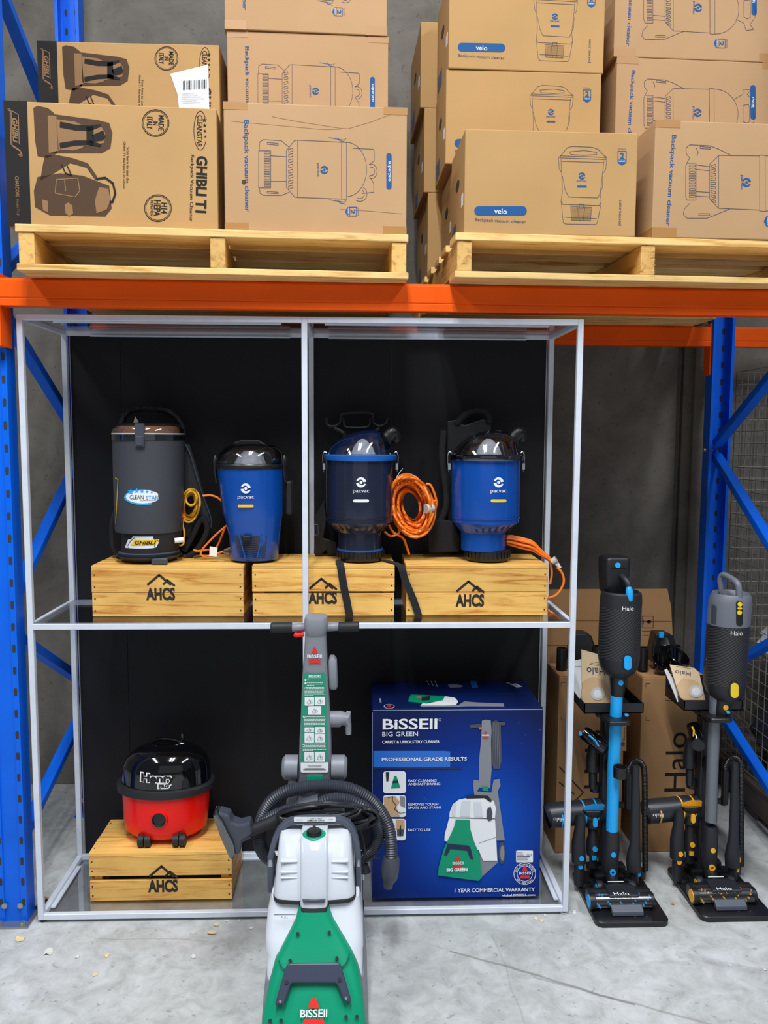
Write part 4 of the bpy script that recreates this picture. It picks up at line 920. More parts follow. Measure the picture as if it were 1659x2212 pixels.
# ---------------------------------------------------------------- round red vacuum
YH = .215; HRt = .68
v = thing('tub_vacuum', (at(360, 1800, YH).x, YH, LZ), 'round red vacuum with a glossy black domed top, on the honey crate', 'vacuum cleaner')
rowsR = [(1794, 300, 418), (1790, 284, 434), (1780, 272, 446), (1755, 268, 450), (1698, 265, 453)]
mb = MB(); pxlathe(mb, rowsR, YH, HRt, 48); mb.build('red_tub', REDG, v, world=True)
mb = MB(); pxlathe(mb, [(1700, 262, 456), (1698, 255, 462), (1685, 254, 464), (1681, 257, 461)], YH, HRt, 48); mb.build('bumper_rim', BLKM, v, world=True)
rowsD = [(1684, 263, 456), (1665, 265, 455), (1646, 268, 453), (1632, 275, 447), (1620, 287, 435), (1613, 301, 420), (1609, 318, 403), (1608, 345, 375)]
mb = MB(); pxlathe(mb, rowsD, YH, HRt, 48); mb.build('domed_top', BLKG, v, world=True)
for ang in (35, 155, 205, 325):
    a = math.radians(ang); c = at(360, 1700, YH); r = .14; mb = MB(); mb.box(r-.012, r+.004, -.008, .008, -.012, .012, Matrix.Translation((c.x, YH, c.z+.012)) @ Matrix.Diagonal((1, HRt, 1, 1)) @ Matrix.Rotation(a, 4, 'Z')); mb.build('side_clip', BLK, v, bev=.003, world=True)
mb = MB(); mb.cyl(at(393, 1604, YH+.03), at(395, 1584, YH+.03), .008, .006, seg=14); mb.build('switch_knob', BLKG, v, world=True)
mb = MB(); mb.tube([at(x, y, YH+.02) for x, y in ((325, 1606), (340, 1597), (372, 1597), (398, 1606))], .006, 8, 5); mb.build('carry_handle', BLKG, v, world=True)
F = drumface(358, 1670, YH, rowrad(rowsD, YH), [WHITE, INKK], HRt, .0010); F.step = .006
F.text('Henry', 341, 1684, 80, 28, 1.5, bold=.10); F.text('PRO', 354, 1698, 27, 13, 1, bold=.12); F.mb.cur = 1
F.text('Henry', 341, 1684, 74, 23, 1.5, bold=.045, l=2); F.text('PRO', 354, 1698, 22, 8, 1, bold=.05, l=2.4); F.build('name_lettering', v)
zc = at(344, 1775, .12)
mb = MB(); yy = YH-.142*HRt-.004; mb.rings([[Vector((zc.x+r*math.cos(t), y, zc.z+.008+r*math.sin(t))) for t in [2*PI*i/28 for i in range(28)]] for r, y in ((.030, yy+.03), (.030, yy+.006), (.027, yy), (.022, yy))], False); mb.build('hose_port_ring', REDG, v, world=True)
mb = MB(); mb.rings([[Vector((zc.x+r*math.cos(t), y, zc.z+.008+r*math.sin(t))) for t in [2*PI*i/28 for i in range(28)]] for r, y in ((.0232, yy-.002), (.0205, yy-.002), (.0185, yy+.003), (.001, yy+.0035))], False); mb.build('hose_port', BLK, v, world=True)
for x, y, Yw in ((313, 1822, .135), (388, 1820, .135), (325, 1800, .28), (400, 1800, .28)):
    c = at(x, y, Yw) if Yw < .2 else Vector((at(x, y, Yw).x, Yw, LZ+.02)); mb = MB(); R_ = .0205; mb.cyl((c.x-.020, Yw, LZ+R_), (c.x-.002, Yw, LZ+R_), R_, seg=22); mb.cyl((c.x+.002, Yw, LZ+R_), (c.x+.020, Yw, LZ+R_), R_, seg=22); mb.cyl((c.x-.012, Yw, LZ+R_), (c.x+.012, Yw, LZ+R_), .006, seg=10); mb.box(c.x-.004, c.x+.004, Yw-.006, Yw+.012, LZ+R_, LZ+R_+.03); mb.build('caster', BLKM, v, world=True)
# ---------------------------------------------------------------- blue retail carton
def fprism(mb, F, pts, l0, l1, px=True):
    if px: pts = [F.uv(*p) for p in pts]
    n = len(pts); a = sum(pts[i][0]*pts[(i+1) % n][1]-pts[(i+1) % n][0]*pts[i][1] for i in range(n))
    if a < 0: pts = pts[::-1]
    A = [F.o+F.u*p[0]+F.v*p[1]+F.n*l1 for p in pts]; B = [F.o+F.u*p[0]+F.v*p[1]+F.n*l0 for p in pts]
    mb.add(A+B, [tuple(range(n)), tuple(range(2*n-1, n-1, -1))]+[(i, n+i, n+(i+1) % n, (i+1) % n) for i in range(n)], False); return mb
c8 = lambda *p: [(780+x/3.95, 1440+y/3.95) for x, y in p]
c7 = lambda *p: [(450+x/3.687, 1700+y/3.687) for x, y in p]
c6 = lambda *p: [(540+x/4.608, 1300+y/4.608) for x, y in p]
def glossboxmat():
    m = bpy.data.materials.new('blue_printed_board'); m.use_nodes = True; nt = m.node_tree; b = nt.nodes['Principled BSDF']
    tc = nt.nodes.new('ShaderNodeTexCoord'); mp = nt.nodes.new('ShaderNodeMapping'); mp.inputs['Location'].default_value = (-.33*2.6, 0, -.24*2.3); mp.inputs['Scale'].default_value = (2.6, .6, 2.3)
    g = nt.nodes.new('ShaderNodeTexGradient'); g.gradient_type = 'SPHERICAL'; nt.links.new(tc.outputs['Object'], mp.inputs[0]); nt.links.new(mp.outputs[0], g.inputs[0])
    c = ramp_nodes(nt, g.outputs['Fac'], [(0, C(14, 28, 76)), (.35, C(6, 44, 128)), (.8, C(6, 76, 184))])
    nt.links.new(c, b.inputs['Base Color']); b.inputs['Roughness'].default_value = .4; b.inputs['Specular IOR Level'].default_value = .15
    MATS['blue_printed_board'] = m; return m
GB = glossboxmat()
BX0, BX1, BY, BD, BH = 1.050, 1.604, .082, .288, .640
t = rc_ = thing('retail_carton', (BX0, BY, .0042), 'deep blue glossy carton printed with a green and white carpet cleaner', 'carton')
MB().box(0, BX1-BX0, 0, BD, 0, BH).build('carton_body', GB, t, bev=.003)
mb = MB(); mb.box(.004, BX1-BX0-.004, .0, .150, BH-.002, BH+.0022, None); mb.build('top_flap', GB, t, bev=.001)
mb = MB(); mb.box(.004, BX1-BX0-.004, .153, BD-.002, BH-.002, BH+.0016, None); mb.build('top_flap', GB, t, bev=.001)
mb = MB(); mb.box(0.002, BX1-BX0-.002, -.0008, 0, BH-.004, BH-.0025); mb.box(0, .0012, -.0008, 0, .01, BH-.01); mb.build('worn_edge', mat('worn_board_edge', C(150, 165, 190), .7), t)
IB = [WHITE, GREEN, GREYP, REDP, BLKM, mat('print_bright_blue', C(30, 104, 200), .35), mat('print_tan', C(196, 160, 120), .6), mat('print_navy', C(22, 30, 70), .4), FROST, CHARD, OXO]
F = Face((BX0, BY, .0042), (1, 0, 0), (0, 0, 1), IB, .0012)
def cu(n): F.mb.cur = n
cu(5); F.poly(c8((104, 718), (700, 718), (760, 722), (760, 855), (700, 857), (104, 857)))
cu(7); F.poly(c8((104, 857), (860, 857), (860, 876), (104, 870)))
cu(0)
F.text('BiSSEll', *c8((417, 488))[0], 118, 24, bold=.02, l=2); F.ring(*c8((672, 451))[0], 2.6, 2.6, .8, 2)
F.text('BIG GREEN', *c8((333, 573))[0], 77, 10, l=2); F.text('CARPET & UPHOLSTERY CLEANER', *c8((425, 639))[0], 124, 6.2, bold=.02, l=2)
F.text('PROFESSIONAL GRADE RESULTS', *c8((540, 787))[0], 184, 8.4, bold=.02, l=2)
for tx, x0, x1, y in (('EASY CLEANING', 403, 643, 970), ('AND FAST DRYING', 403, 675, 999), ('REMOVES TOUGH', 402, 658, 1172), ('SPOTS AND STAINS', 402, 684, 1200), ('EASY TO USE', 400, 592, 1389)):
    F.text(tx, *c8(((x0+x1)/2, y))[0], (x1-x0)/3.95, 5.6, bold=.012, l=2)
F.text('1 YEAR COMMERCIAL WARRANTY', *c8((1140, 1902))[0], 174, 9, bold=.02, l=2); F.text('global.BISSELL.com', *c8((1342, 1949))[0], 72, 6.6, bold=.02, l=2)
for y0, y1 in ((890, 1078), (1094, 1280), (1296, 1480)):
    a, b_ = c8((188, y0), (382, y1)); F.rrect(a[0], a[1], b_[0], b_[1], 6, 2)
cu(1); F.poly(c8((283, 930), (302, 930), (335, 1030), (255, 1034)), 3); cu(4); F.poly(c8((210, 895), (240, 895), (232, 975), (215, 975)), 3); F.poly(c8((272, 970), (312, 968), (318, 985), (266, 987)), 4)
cu(6); F.poly(c8((192, 1110), (290, 1100), (330, 1150), (300, 1190), (330, 1275), (200, 1272)), 3)
cu(4); F.line(c8((228, 1112), (270, 1102), (268, 1140), (300, 1180), (285, 1210), (330, 1245), (375, 1240)), 1.2, 4); cu(2); F.poly(c8((330, 1100), (375, 1105), (375, 1200), (335, 1180)), 3)
cu(6); F.poly(c8((296, 1300), (370, 1302), (372, 1380), (296, 1380)), 3); cu(9); F.poly(c8((305, 1385), (365, 1385), (360, 1440), (308, 1440)), 3); cu(4); F.poly(c8((330, 1350), (340, 1350), (340, 1440), (330, 1440)), 4)
F.t = rc_; F.flush('printed_lettering')
# printed machine
cu(2); F.poly(c8((1030, 460), (1060, 450), (1105, 455), (1112, 540), (1108, 640), (1112, 880), (1100, 1035), (1005, 1030), (1005, 800), (1022, 640)), 2)
F.poly(c8((960, 960), (1000, 965), (1005, 1030), (990, 1060), (1110, 1070), (1130, 960), (1180, 955), (1188, 1010), (1165, 1060), (1225, 1480), (1150, 1480), (1120, 1150), (965, 1100), (955, 1000)), 3)
F.poly(c8((950, 1640), (1150, 1520), (1165, 1670), (1030, 1790), (1000, 1800)), 2)
cu(9); F.poly(c8((1112, 470), (1150, 455), (1190, 480), (1200, 800), (1180, 870), (1130, 870), (1112, 800)), 2); F.poly(c8((928, 495), (1022, 485), (1022, 515), (930, 525)), 2); F.poly(c8((1150, 470), (1225, 468), (1228, 495), (1150, 500)), 3)
cu(2)
for x in (1125, 1140, 1155, 1170): F.line(c8((x, 475), (x+10, 860)), .6, 4)
cu(9); F.disc(*c8((1200, 1585))[0], 7.5, 24, 3); cu(2); F.disc(*c8((1203, 1585))[0], 4.5, 17, 4)
cu(0); F.poly(c8((750, 1280), (755, 1235), (780, 1170), (830, 1130), (900, 1115), (1060, 1115), (1130, 1140), (1148, 1200), (1140, 1290)), 4)
F.poly(c8((750, 1285), (1140, 1295), (1150, 1440), (1160, 1650), (1040, 1650), (1000, 1560), (710, 1480), (712, 1430)), 4)
cu(8); F.poly(c8((780, 1180), (810, 1150), (800, 1270), (765, 1265)), 5); F.poly(c8((860, 1140), (930, 1140), (925, 1275), (840, 1270)), 5); F.poly(c8((960, 1150), (1020, 1150), (1040, 1275), (965, 1275)), 5)
cu(4); F.line(c8((748, 1280), (1140, 1292)), 1.2, 5); F.poly(c8((880, 1105), (960, 1090), (1080, 1095), (1115, 1140), (1100, 1150), (1050, 1115), (900, 1120)), 5); cu(9); F.poly(c8((1080, 1195), (1105, 1190), (1118, 1240), (1112, 1300), (1085, 1310), (1068, 1280), (1070, 1220)), 6); F.line(c8((1000, 1500), (1152, 1448)), .7, 5)
cu(1); F.poly(c8((806, 1296), (925, 1300), (930, 1380), (960, 1480), (1010, 1600), (1028, 1790), (1000, 1818), (655, 1772), (660, 1700), (705, 1540), (765, 1420), (795, 1350)), 6); F.poly(c8((1030, 1018), (1086, 1020), (1084, 1056), (1036, 1054)), 5)
cu(7); F.poly(c8((735, 1500), (920, 1518), (935, 1550), (955, 1635), (930, 1632), (900, 1560), (760, 1545), (730, 1600), (706, 1598)), 7)
def emblem(F, x, y, w_, tx, red, wht, l=2):     # red wedge, lettering, red base bar
    F.mb.cur = red; F.poly([(x, y-w_*.62), (x+w_*.06, y-w_*.60), (x+w_*.22, y-w_*.18), (x-w_*.22, y-w_*.18), (x-w_*.06, y-w_*.60)], l)
    F.poly([(x-w_*.34, y+w_*.2), (x+w_*.34, y+w_*.2), (x+w_*.44, y+w_*.46), (x-w_*.44, y+w_*.46)], l)
    F.mb.cur = wht; F.text(tx, x, y, w_, w_*.26, bold=.015, l=l+1)
emblem(F, *c8((824, 1662))[0], 24, 'BiSSEll', 3, 0, 8); F.text('BIG GREEN', *c8((815, 1718))[0], 45, 8, bold=.05, l=9)
emblem(F, *c8((1060, 580))[0], 15, 'BiSSEll', 3, 0, 4); cu(10); F.poly(c8((1003, 512), (1030, 512), (1028, 532), (1006, 532)), 4)
F.flush('printed_picture'); cu(0); F.ring(*c8((1396, 1765))[0], 23.5, 23.5, 1.3); F.ring(*c8((1396, 1765))[0], 16.5, 16.5, 1.2)
emblem(F, *c8((1396, 1757))[0], 26, 'BiSSEll', 3, 0, 2); cu(0)
def arctext(F, s_, cx, cy, r, a0, a1, h, w_=None, flip=False, l=2):
    n = len(s_)
    for i, ch in enumerate(s_):
        if ch == ' ': continue
        a = a0+(a1-a0)*(i+.5)/n; t_ = math.radians(a); F.text(ch, cx+r*math.sin(t_), cy-r*math.cos(t_), (w_ or h*.7)*(.4 if ch in 'I1.' else 1), h, a+(180 if flip else 0), bold=.012, l=l)
arctext(F, 'HOME CLEANING EXPERTS', *c8((1396, 1765))[0], 20, -80, 80, 3.6, 2.4); arctext(F, 'EST. 1876 U.S.A.', *c8((1396, 1765))[0], 20, 235, 125, 3.6, 2.4, True)
F.flush('printed_seal'); a, b_ = c8((1322, 1568), (1466, 1668)); F.rrect(a[0], a[1], b_[0], b_[1], 2); cu(4)
for i in range(8): F.line([(a[0]+2, a[1]+4+i*2.6), (a[0]+(14, 18, 16, 30, 28, 24, 26, 31)[i], a[1]+4+i*2.6)], .6+(i == 3)*.8, 2)
F.text('CE', b_[0]-5, a[1]+9, 5, 3.6, l=2); F.line([(b_[0]-14, a[1]+11), (b_[0]-11, a[1]+6), (b_[0]-8, a[1]+11)], .6, 2, close=True)
F.flush('rating_label'); cu(8)
for x, y in ((540, 1118), (556, 1130), (1345, 478), (1400, 580), (1370, 652), (1525, 538)): F.disc(*c8((x, y))[0], .5, .5, 2, 6)
F.build('printed_sparkles', t)
F = Face((BX0, BY, .0042+BH+.0022), (1, 0, 0), (0, 1, 0), IB, .0006)
cu(1); F.poly(c8((425, 240), (520, 243), (715, 255), (700, 290), (560, 318), (402, 302), (408, 270)), 2); cu(4); F.poly(c8((520, 262), (590, 255), (585, 290), (515, 295)), 3); cu(0); F.poly(c8((715, 255), (800, 268), (828, 300), (810, 330), (720, 335), (510, 335), (520, 318), (700, 290)), 2); cu(2); F.poly(c8((500, 335), (830, 330), (880, 298), (1000, 308), (1215, 315), (1222, 342), (900, 340), (840, 345), (520, 348)), 1); cu(10); F.poly(c8((470, 262), (510, 262), (512, 276), (475, 276)), 4)
F.t = rc_; F.flush('printed_picture'); cu(0); F.text('SPECIALIST', *c8((165, 290))[0], 28, 3.5, 90, bold=.012); F.ring(*c8((240, 340))[0], 11, 4.5, 1.2); cu(3); F.disc(*c8((240, 340))[0], 4, 2, 2)
F.flush('printed_lettering'); cu(0)
F.text('BiSSEll', *c8((1325, 165))[0], 24, 15, 65, bold=.012, l=3); F.text('BIG GREEN', *c8((1270, 150))[0], 20, 7, 65, l=3)
for i in range(3): F.line(c8((560+i*35, 125), (580+i*35, 160+i*8)), .9, 3)
cu(5); F.poly(c8((930, 125), (985, 125), (1000, 185), (945, 185)), 3); cu(2); F.poly(c8((740, 160), (790, 150), (870, 165), (860, 180), (760, 185)), 3)
F.build('printed_lettering', t)
# ---------------------------------------------------------------- upright carpet cleaner
KX = at(678, 2212, -.57).x
t = thing('carpet_cleaner', (KX, -.33, -.0095), 'upright carpet cleaner with green shell and white tanks, standing in front of the frame', 'carpet cleaner')
W_ = dict(parent=t, world=True)
mb = MB(); loft(mb, [(2285, 560, 797, -.585, -.16, .03, .015), (2212, 563, 792, -.563, -.155, .03, .015), (2160, 567, 789, -.535, -.15, .03, .012), (2122, 571, 786, -.515, -.15, .03, .01)], cap=True); mb.build('base', GREYP, **W_)
mb = MB(); loft(mb, [(2124, 574, 783, -.512, -.16, .03, .012), (2085, 574, 784, -.494, -.16, .03, .012), (2066, 573, 784, -.484, -.16, .03, .012), (2058, 570, 785, -.482, -.16, .03, .012), (2025, 571, 784, -.468, -.16, .03, .012), (1971, 577, 780, -.443, -.17, .03, .012), (1945, 584, 776, -.434, -.18, .03, .012)]); mb.build('lower_tank', WHT, **W_)
mb = MB(); loft(mb, [(1950, 589, 768, -.447, -.18, .025, .010), (1943, 588, 769, -.445, -.18, .025, .010)]); mb.build('tank_gasket', BLKM, **W_)
mb = MB(); loft(mb, [(1944, 590, 767, -.440, -.19, .022, .012), (1935, 590, 767, -.438, -.19, .022, .012), (1863, 597, 761, -.412, -.20, .025, .012), (1820, 601, 757, -.382, -.21, .03, .012), (1803, 606, 752, -.360, -.22, .03, .010), (1793, 614, 745, -.335, -.225, .03, .008), (1788, 624, 736, -.310, -.23, .03, .004)]); mb.build('upper_tank', FROST, **W_)
mb = MB(); loft(mb, [(1966, 650, 706, -.466, -.40, .008, .004), (1955, 648, 708, -.464, -.38, .008, .004), (1863, 648, 709, -.437, -.36, .008, .004), (1822, 648, 708, -.411, -.34, .008, .004), (1811, 650, 706, -.398, -.32, .008, .003)]); mb.build('clear_channel', mat('milky_clear_plastic', C(198, 204, 214), .10, coat=.6), **W_)
mb = MB(); loft(mb, [(1951, 655, 701, -.4705, -.46, .003), (1945, 653, 703, -.469, -.46, .003)]); mb.build('channel_mark', CHARD, **W_)
mb = MB(); loft(mb, [(1970, 650, 706, -.472, -.42, .006, .003), (1962, 649, 708, -.468, -.42, .006, .003)]); mb.build('channel_foot', BLKM, **W_)
mb = MB(); c = at(680, 1800, -.34); mb.lathe((c.x, -.374, .440), [(.034, 0), (.033, .020), (.029, .0235)], 24); mb.build('filler_collar', GREEN, **W_)
mb = MB(); mb.lathe((c.x, -.378, .4625), [(.0205, 0), (.0205, .008), (.018, .012), (.006, .013)], 24); mb.box(c.x-.004, c.x+.004, -.396, -.360, .4745, .480); mb.build('filler_cap', BLK, **W_)
mb = MB()
for y_ in (1862, 1885, 1897):
    for x0, x1 in ((606, 642), (716, 752)): loft(mb, [(y_+2, x0, x1, -.4215-(y_-1862)*.0003, -.40, .002), (y_, x0, x1, -.4235-(y_-1862)*.0003, -.40, .002), (y_-2, x0, x1, -.420-(y_-1862)*.0003, -.40, .002)])
mb.build('tank_ridge', FROST, **W_)
# green shell
gr = [(2290, 555, 800, -.615), (2212, 565, 789, -.588), (2188, 568, 787, -.577), (2145, 577.5, 781.5, -.556), (2107, 587, 773, -.537), (2082, 593.7, 764, -.524), (2071, 600.5, 760, -.518), (2044, 613, 746.5, -.504), (2023, 623.6, 735, -.494), (1996, 637, 719.5, -.482), (1975, 642, 712.5, -.472), (1964, 645, 710, -.467)]
mb = MB(); loft(mb, [(a_, b_, c_, d_, d_+.07, .016, .016*min(1, (c_-b_)/200)) for a_, b_, c_, d_ in gr]); mb.build('front_shell', GREEN, **W_)
o = at(678, 2212, -.607); top = at(678, 1964, -.473); vv = (top-o); vv.x = 0
G = Face(o-Vector((.2, 0, 0)), (1, 0, 0), vv, [WHITE, REDP, GREEN, BLKM, mat('shell_seam', C(8, 84, 66), .6)], .0012)
mb = MB(); fprism(mb, G, c7((612, 1455), (632, 1410), (655, 1402), (1030, 1397), (1052, 1408), (1062, 1440), (1142, 1712), (1082, 1712), (1024, 1572), (1010, 1560), (675, 1560), (660, 1572), (605, 1735), (530, 1735)), -.022, .012); mb.build('carry_handle', SLATE, bev=.004, **W_)
mb = MB()
for x, y in ((577, 1706), (1097, 1680)): mb.cyl(G.pt(*G.uv(*c7((x, y))[0]), 4), G.pt(*G.uv(*c7((x, y))[0]), 11.5), .0035, seg=10)
mb.build('handle_screws', CHROME, **W_)
mb = MB()
for x, y in ((711, 1168), (963, 1157), (650, 1383), (1024, 1364), (488, 1866), (577, 1862), (1097, 1834), (1184, 1832), (626, 1552), (1046, 1532)):
    p = c7((x, y))[0]; on = x in (626, 1046); q = G.uv(*p); lift = .0135 if on else -.002-.010*abs((p[0]-678)/110)**2
    a_ = G.o+G.u*q[0]+G.v*q[1]+G.n*(lift-.004); mb.cyl(a_, a_+G.n*.0065, .0042, seg=12)
mb.build('screw_recess', BLKM, **W_)
for pl in (((560, 1380), (575, 1425), (612, 1462)), ((1060, 1442), (1105, 1395), (1126, 1328))):
    mb = MB(); mb.tube([G.pt(*G.uv(*c7(p)[0]), -5) for p in pl], .0016, 6, 5); mb.build('shell_seam', MATS['shell_seam'], **W_)
q = c7((840, 1802))[0]; emblem(G, q[0], q[1], 58, 'BiSSEll', 1, 0, 2); G.build('maker_emblem', t)
D = Face(at(617, 1990, -.476), (1, 0, 0), (0, .1, .25), [GREYP], .0022); D.text('FULL', 615.5, 1981, 15, 4.6, bold=.01); D.line([(592, 1975.5), (638, 1975)], 2.6); D.build('level_mark', t)
# arch handle over the tank
mb = MB(); pts = [at(x, y, Y) for x, y, Y in ((583, 1868, -.345), (588, 1835, -.335), (598, 1803, -.325), (613, 1783, -.32), (634, 1772, -.315), (680, 1769, -.315), (722, 1770, -.315), (744, 1774, -.32), (762, 1793, -.325), (772, 1830, -.335), (775, 1866, -.345))]
pts = catmull(pts, 5); R = []
for i, p in enumerate(pts):
    tt = (pts[min(i+1, len(pts)-1)]-pts[max(i-1, 0)]).normalized(); nn = tt.cross(Vector((0, 1, 0))).normalized()
    R.append([p+nn*a_*.0075+Vector((0, b_*.014, 0)) for a_, b_ in ((-1, -1), (1, -1), (1, 1), (-1, 1))])
mb.rings(R, True, False); mb.build('tank_handle', GREYD, bev=.003, **W_)
for x0, x1 in ((577, 590), (769, 780)):
    mb = MB(); loft(mb, [(1928, x0+1, x1, -.365, -.31, .004), (1918, x0, x1, -.372, -.30, .004), (1872, x0, x1, -.372, -.30, .004), (1858, x0+2, x1-2, -.36, -.31, .004)]); mb.build('handle_pivot', GREYD, **W_)
L_ = Face(at(634, 1775, -.331), (1, 0, 0), (0, 0, 1), [WHITE, INKK], .0015); L_.rrect(635, 1764, 725, 1774.5, 2); L_.m_ = 0; L_.mb.cur = 1; L_.text('LIFT TO', 683, 1767.5, 24, 2.6, l=2); L_.text('REMOVE TANK', 683, 1771.5, 38, 2.6, bold=.02, l=2); L_.text('UNLOCK', 647, 1770, 14, 2.4, l=2); L_.text('LOCK', 715, 1769, 9, 2.4, l=2); L_.build('instruction_label', t)
# rear frame, wheels
mb = MB(); loft(mb, [(2110, 600, 758, -.155, -.07, .02), (1900, 612, 750, -.15, -.085, .02), (1780, 622, 738, -.15, -.095, .02), (1730, 630, 730, -.15, -.1, .02)]); mb.build('rear_frame', GREYP, **W_)
for x in (KX-.125, KX+.095):
    mb = MB(); mb.cyl((x, -.10, .0765), (x+.03, -.10, .0765), .086, seg=32); mb.cyl((x-.003, -.10, .0765), (x+.033, -.10, .0765), .03, seg=20); mb.build('wheel', BLKM, **W_)
# handle
mb = MB(); loft(mb, [(1697, 645, 715, -.150, -.10, .010, .005), (1688, 644, 716, -.158, -.10, .010, .007), (1600, 646.5, 715, -.158, -.10, .010, .007), (1560, 649, 713.5, -.158, -.10, .010, .007), (1470, 652, 708.5, -.158, -.10, .010, .007), (1385, 658, 704.5, -.158, -.105, .010, .007), (1368, 659, 703.5, -.158, -.105, .010, .007)]); mb.build('handle_column', GREYP, **W_)
mb = MB(); loft(mb, [(1375, 660, 702, -.160, -.105, .012, .006), (1365, 657, 706, -.166, -.10, .014, .006), (1345, 656, 707, -.168, -.098, .014, .006), (1336, 658, 705, -.164, -.10, .014, .006), (1331, 665, 697, -.150, -.11, .014, .003)]); mb.build('grip_hub', GREYP, **W_)
hz = .0125
for a_, b_, nm, mt_, r in ((658, 629, 'grip_stem', GREYP, .0125), (704, 733, 'grip_stem', GREYP, .0125), (631, 585, 'rubber_grip', BLKM, .0155), (731, 776, 'rubber_grip', BLKM, .0150)):
    mb = MB(); p, q = at(a_, 1355, -.135), at(b_, 1356 if b_ < 680 else 1353, -.135); d = (q-p).normalized()*.003; mb.tube([p, p+d, q-d, q], [r*.9, r, r, r*.85], 18); mb.build(nm, mt_, **W_)
mb = MB(); mb.tube([at(635, 1370, -.15), at(640, 1372, -.15), at(650, 1371, -.15), at(657, 1370, -.15)], [.006, .0075, .006, .0065], 10); mb.build('red_trigger', REDM, **W_)
for x0, x1 in ((610, 644), (716, 750)):
    mb = MB(); c0 = at(x0, 1657, -.13); c1_ = at(x1, 1657, -.13); k = (c1_-c0); o_ = (0, .18, .85, 1) if x0 < 680 else (0, .15, .82, 1); r_ = (.026, .036, .036, .036) if x0 < 680 else (.036, .036, .036, .026)
    mb.tube([c0+k*f for f in o_], list(r_), 24); mb.build('pivot_housing', GREYP, **W_)
    mb = MB(); q0, q1 = (622, 641) if x0 < 680 else (718, 738); loft(mb, [(1760, q0-6, q1+6, -.148, -.11, .008), (1690, q0, q1, -.150, -.11, .008), (1660, q0+2, q1-2, -.150, -.11, .008)]); mb.build('pivot_arm', GREYP, **W_)
mb = MB(); loft(mb, [(1688, 662, 698, -.168, -.15, .004), (1677, 663, 697, -.168, -.15, .004)]); mb.build('release_latch', GREEN, **W_)
mb = MB(); loft(mb, [(1490, 712, 727, -.15, -.11, .008), (1484, 710, 729.5, -.155, -.105, .009), (1430, 709, 727, -.155, -.105, .009), (1422, 712, 722, -.15, -.11, .008)]); mb.build('tool_clip', GREYP, **W_)
mb = MB(); mb.tube([at(712, 1553, -.13), at(735, 1553, -.13), at(748, 1554, -.13), at(752, 1566, -.132), at(753, 1586, -.134)], [.024, .024, .021, .010, .0085], 18); mb.tube([at(748, 1540, -.13), at(757, 1541, -.13)], .006, 10); mb.build('cord_hook', GREYP, **W_)
Lb = Face(at(650, 1668, -.1658), (1, 0, 0), (0, 0, 1), [GREEN, WHITE, INKK, REDP, mat('label_green', C(16, 142, 108), .5)], .0012)
Lb.mb.cur = 4; Lb.poly(c6((545, 712), (740, 710), (752, 722), (778, 1595), (505, 1597), (530, 722))); Lb.mb.cur = 1
Lb.poly(c6((505, 1597), (778, 1595), (778, 1685), (768, 1696), (518, 1697), (506, 1688)), 1.2)
Lb.text('EASY-START', *c6((645, 735))[0], 26, 4.2, bold=.05, l=2); Lb.text('CLEANING INSTRUCTIONS', *c6((645, 752))[0], 27, 2, l=2)
def para(x0, x1, y0, n):
    for i in range(n):
        e = (x1-x0)*(.55 if i == n-1 else random.uniform(0, .06)); x = x0; y = y0+i*13.3
        while x < x1-e-4:
            w_ = random.uniform(10, 26); w_ = min(w_, x1-e-x); Lb.line(c6((x, y), (x+w_, y)), 1.25, 2); x += w_+6
for cx, cy in ((553, 778), (553, 809), (553, 856), (538, 1141), (533, 1418)): Lb.disc(*c6((cx, cy))[0], 2.3, 2.3, 2, 12)
para(568, 610, 778, 1); para(568, 725, 804, 3); para(545, 742, 850, 7); para(540, 755, 1140, 8); para(528, 762, 1412, 6)
for x0, y0, x1, y1 in ((545, 946, 640, 1031), (648, 943, 746, 1028), (579, 1036, 710, 1122), (543, 1246, 639, 1296), (646, 1243, 746, 1308), (543, 1302, 639, 1398), (646, 1312, 746, 1396), (541, 1492, 639, 1590), (647, 1490, 746, 1590)):
    a, b_ = c6((x0, y0), (x1, y1)); Lb.rrect(a[0], a[1], b_[0], b_[1], 1.6, 2); Lb.mb.cur = 2
    mx, my = (x0+x1)/2, (y0+y1)/2; h_ = (y1-y0)*.3; Lb.line(c6((mx-28, my+h_*.6), (mx-10, my-h_*.4), (mx+22, my-h_*.2), (mx+30, my+h_*.5), (mx-5, my+h_), (mx-28, my+h_*.6)), .5, 3); Lb.line(c6((mx, my-h_), (mx+3, my)), .5, 3); Lb.mb.cur = 4; Lb.disc(*c6((mx+8, my+4))[0], 1.4, 1.4, 3, 8); Lb.mb.cur = 1
Lb.mb.cur = 2
for i, (y, hw) in enumerate(((1624, 72), (1636, 65), (1656, 96), (1668, 112))): Lb.line(c6((643-hw, y), (643+hw, y)), .7 if i < 2 else 1.1, 2.4)
q = c6((643, 540))[0]; emblem(Lb, q[0], q[1], 31, 'BiSSEll', 3, 1, 2); Lb.build('instruction_label', t)
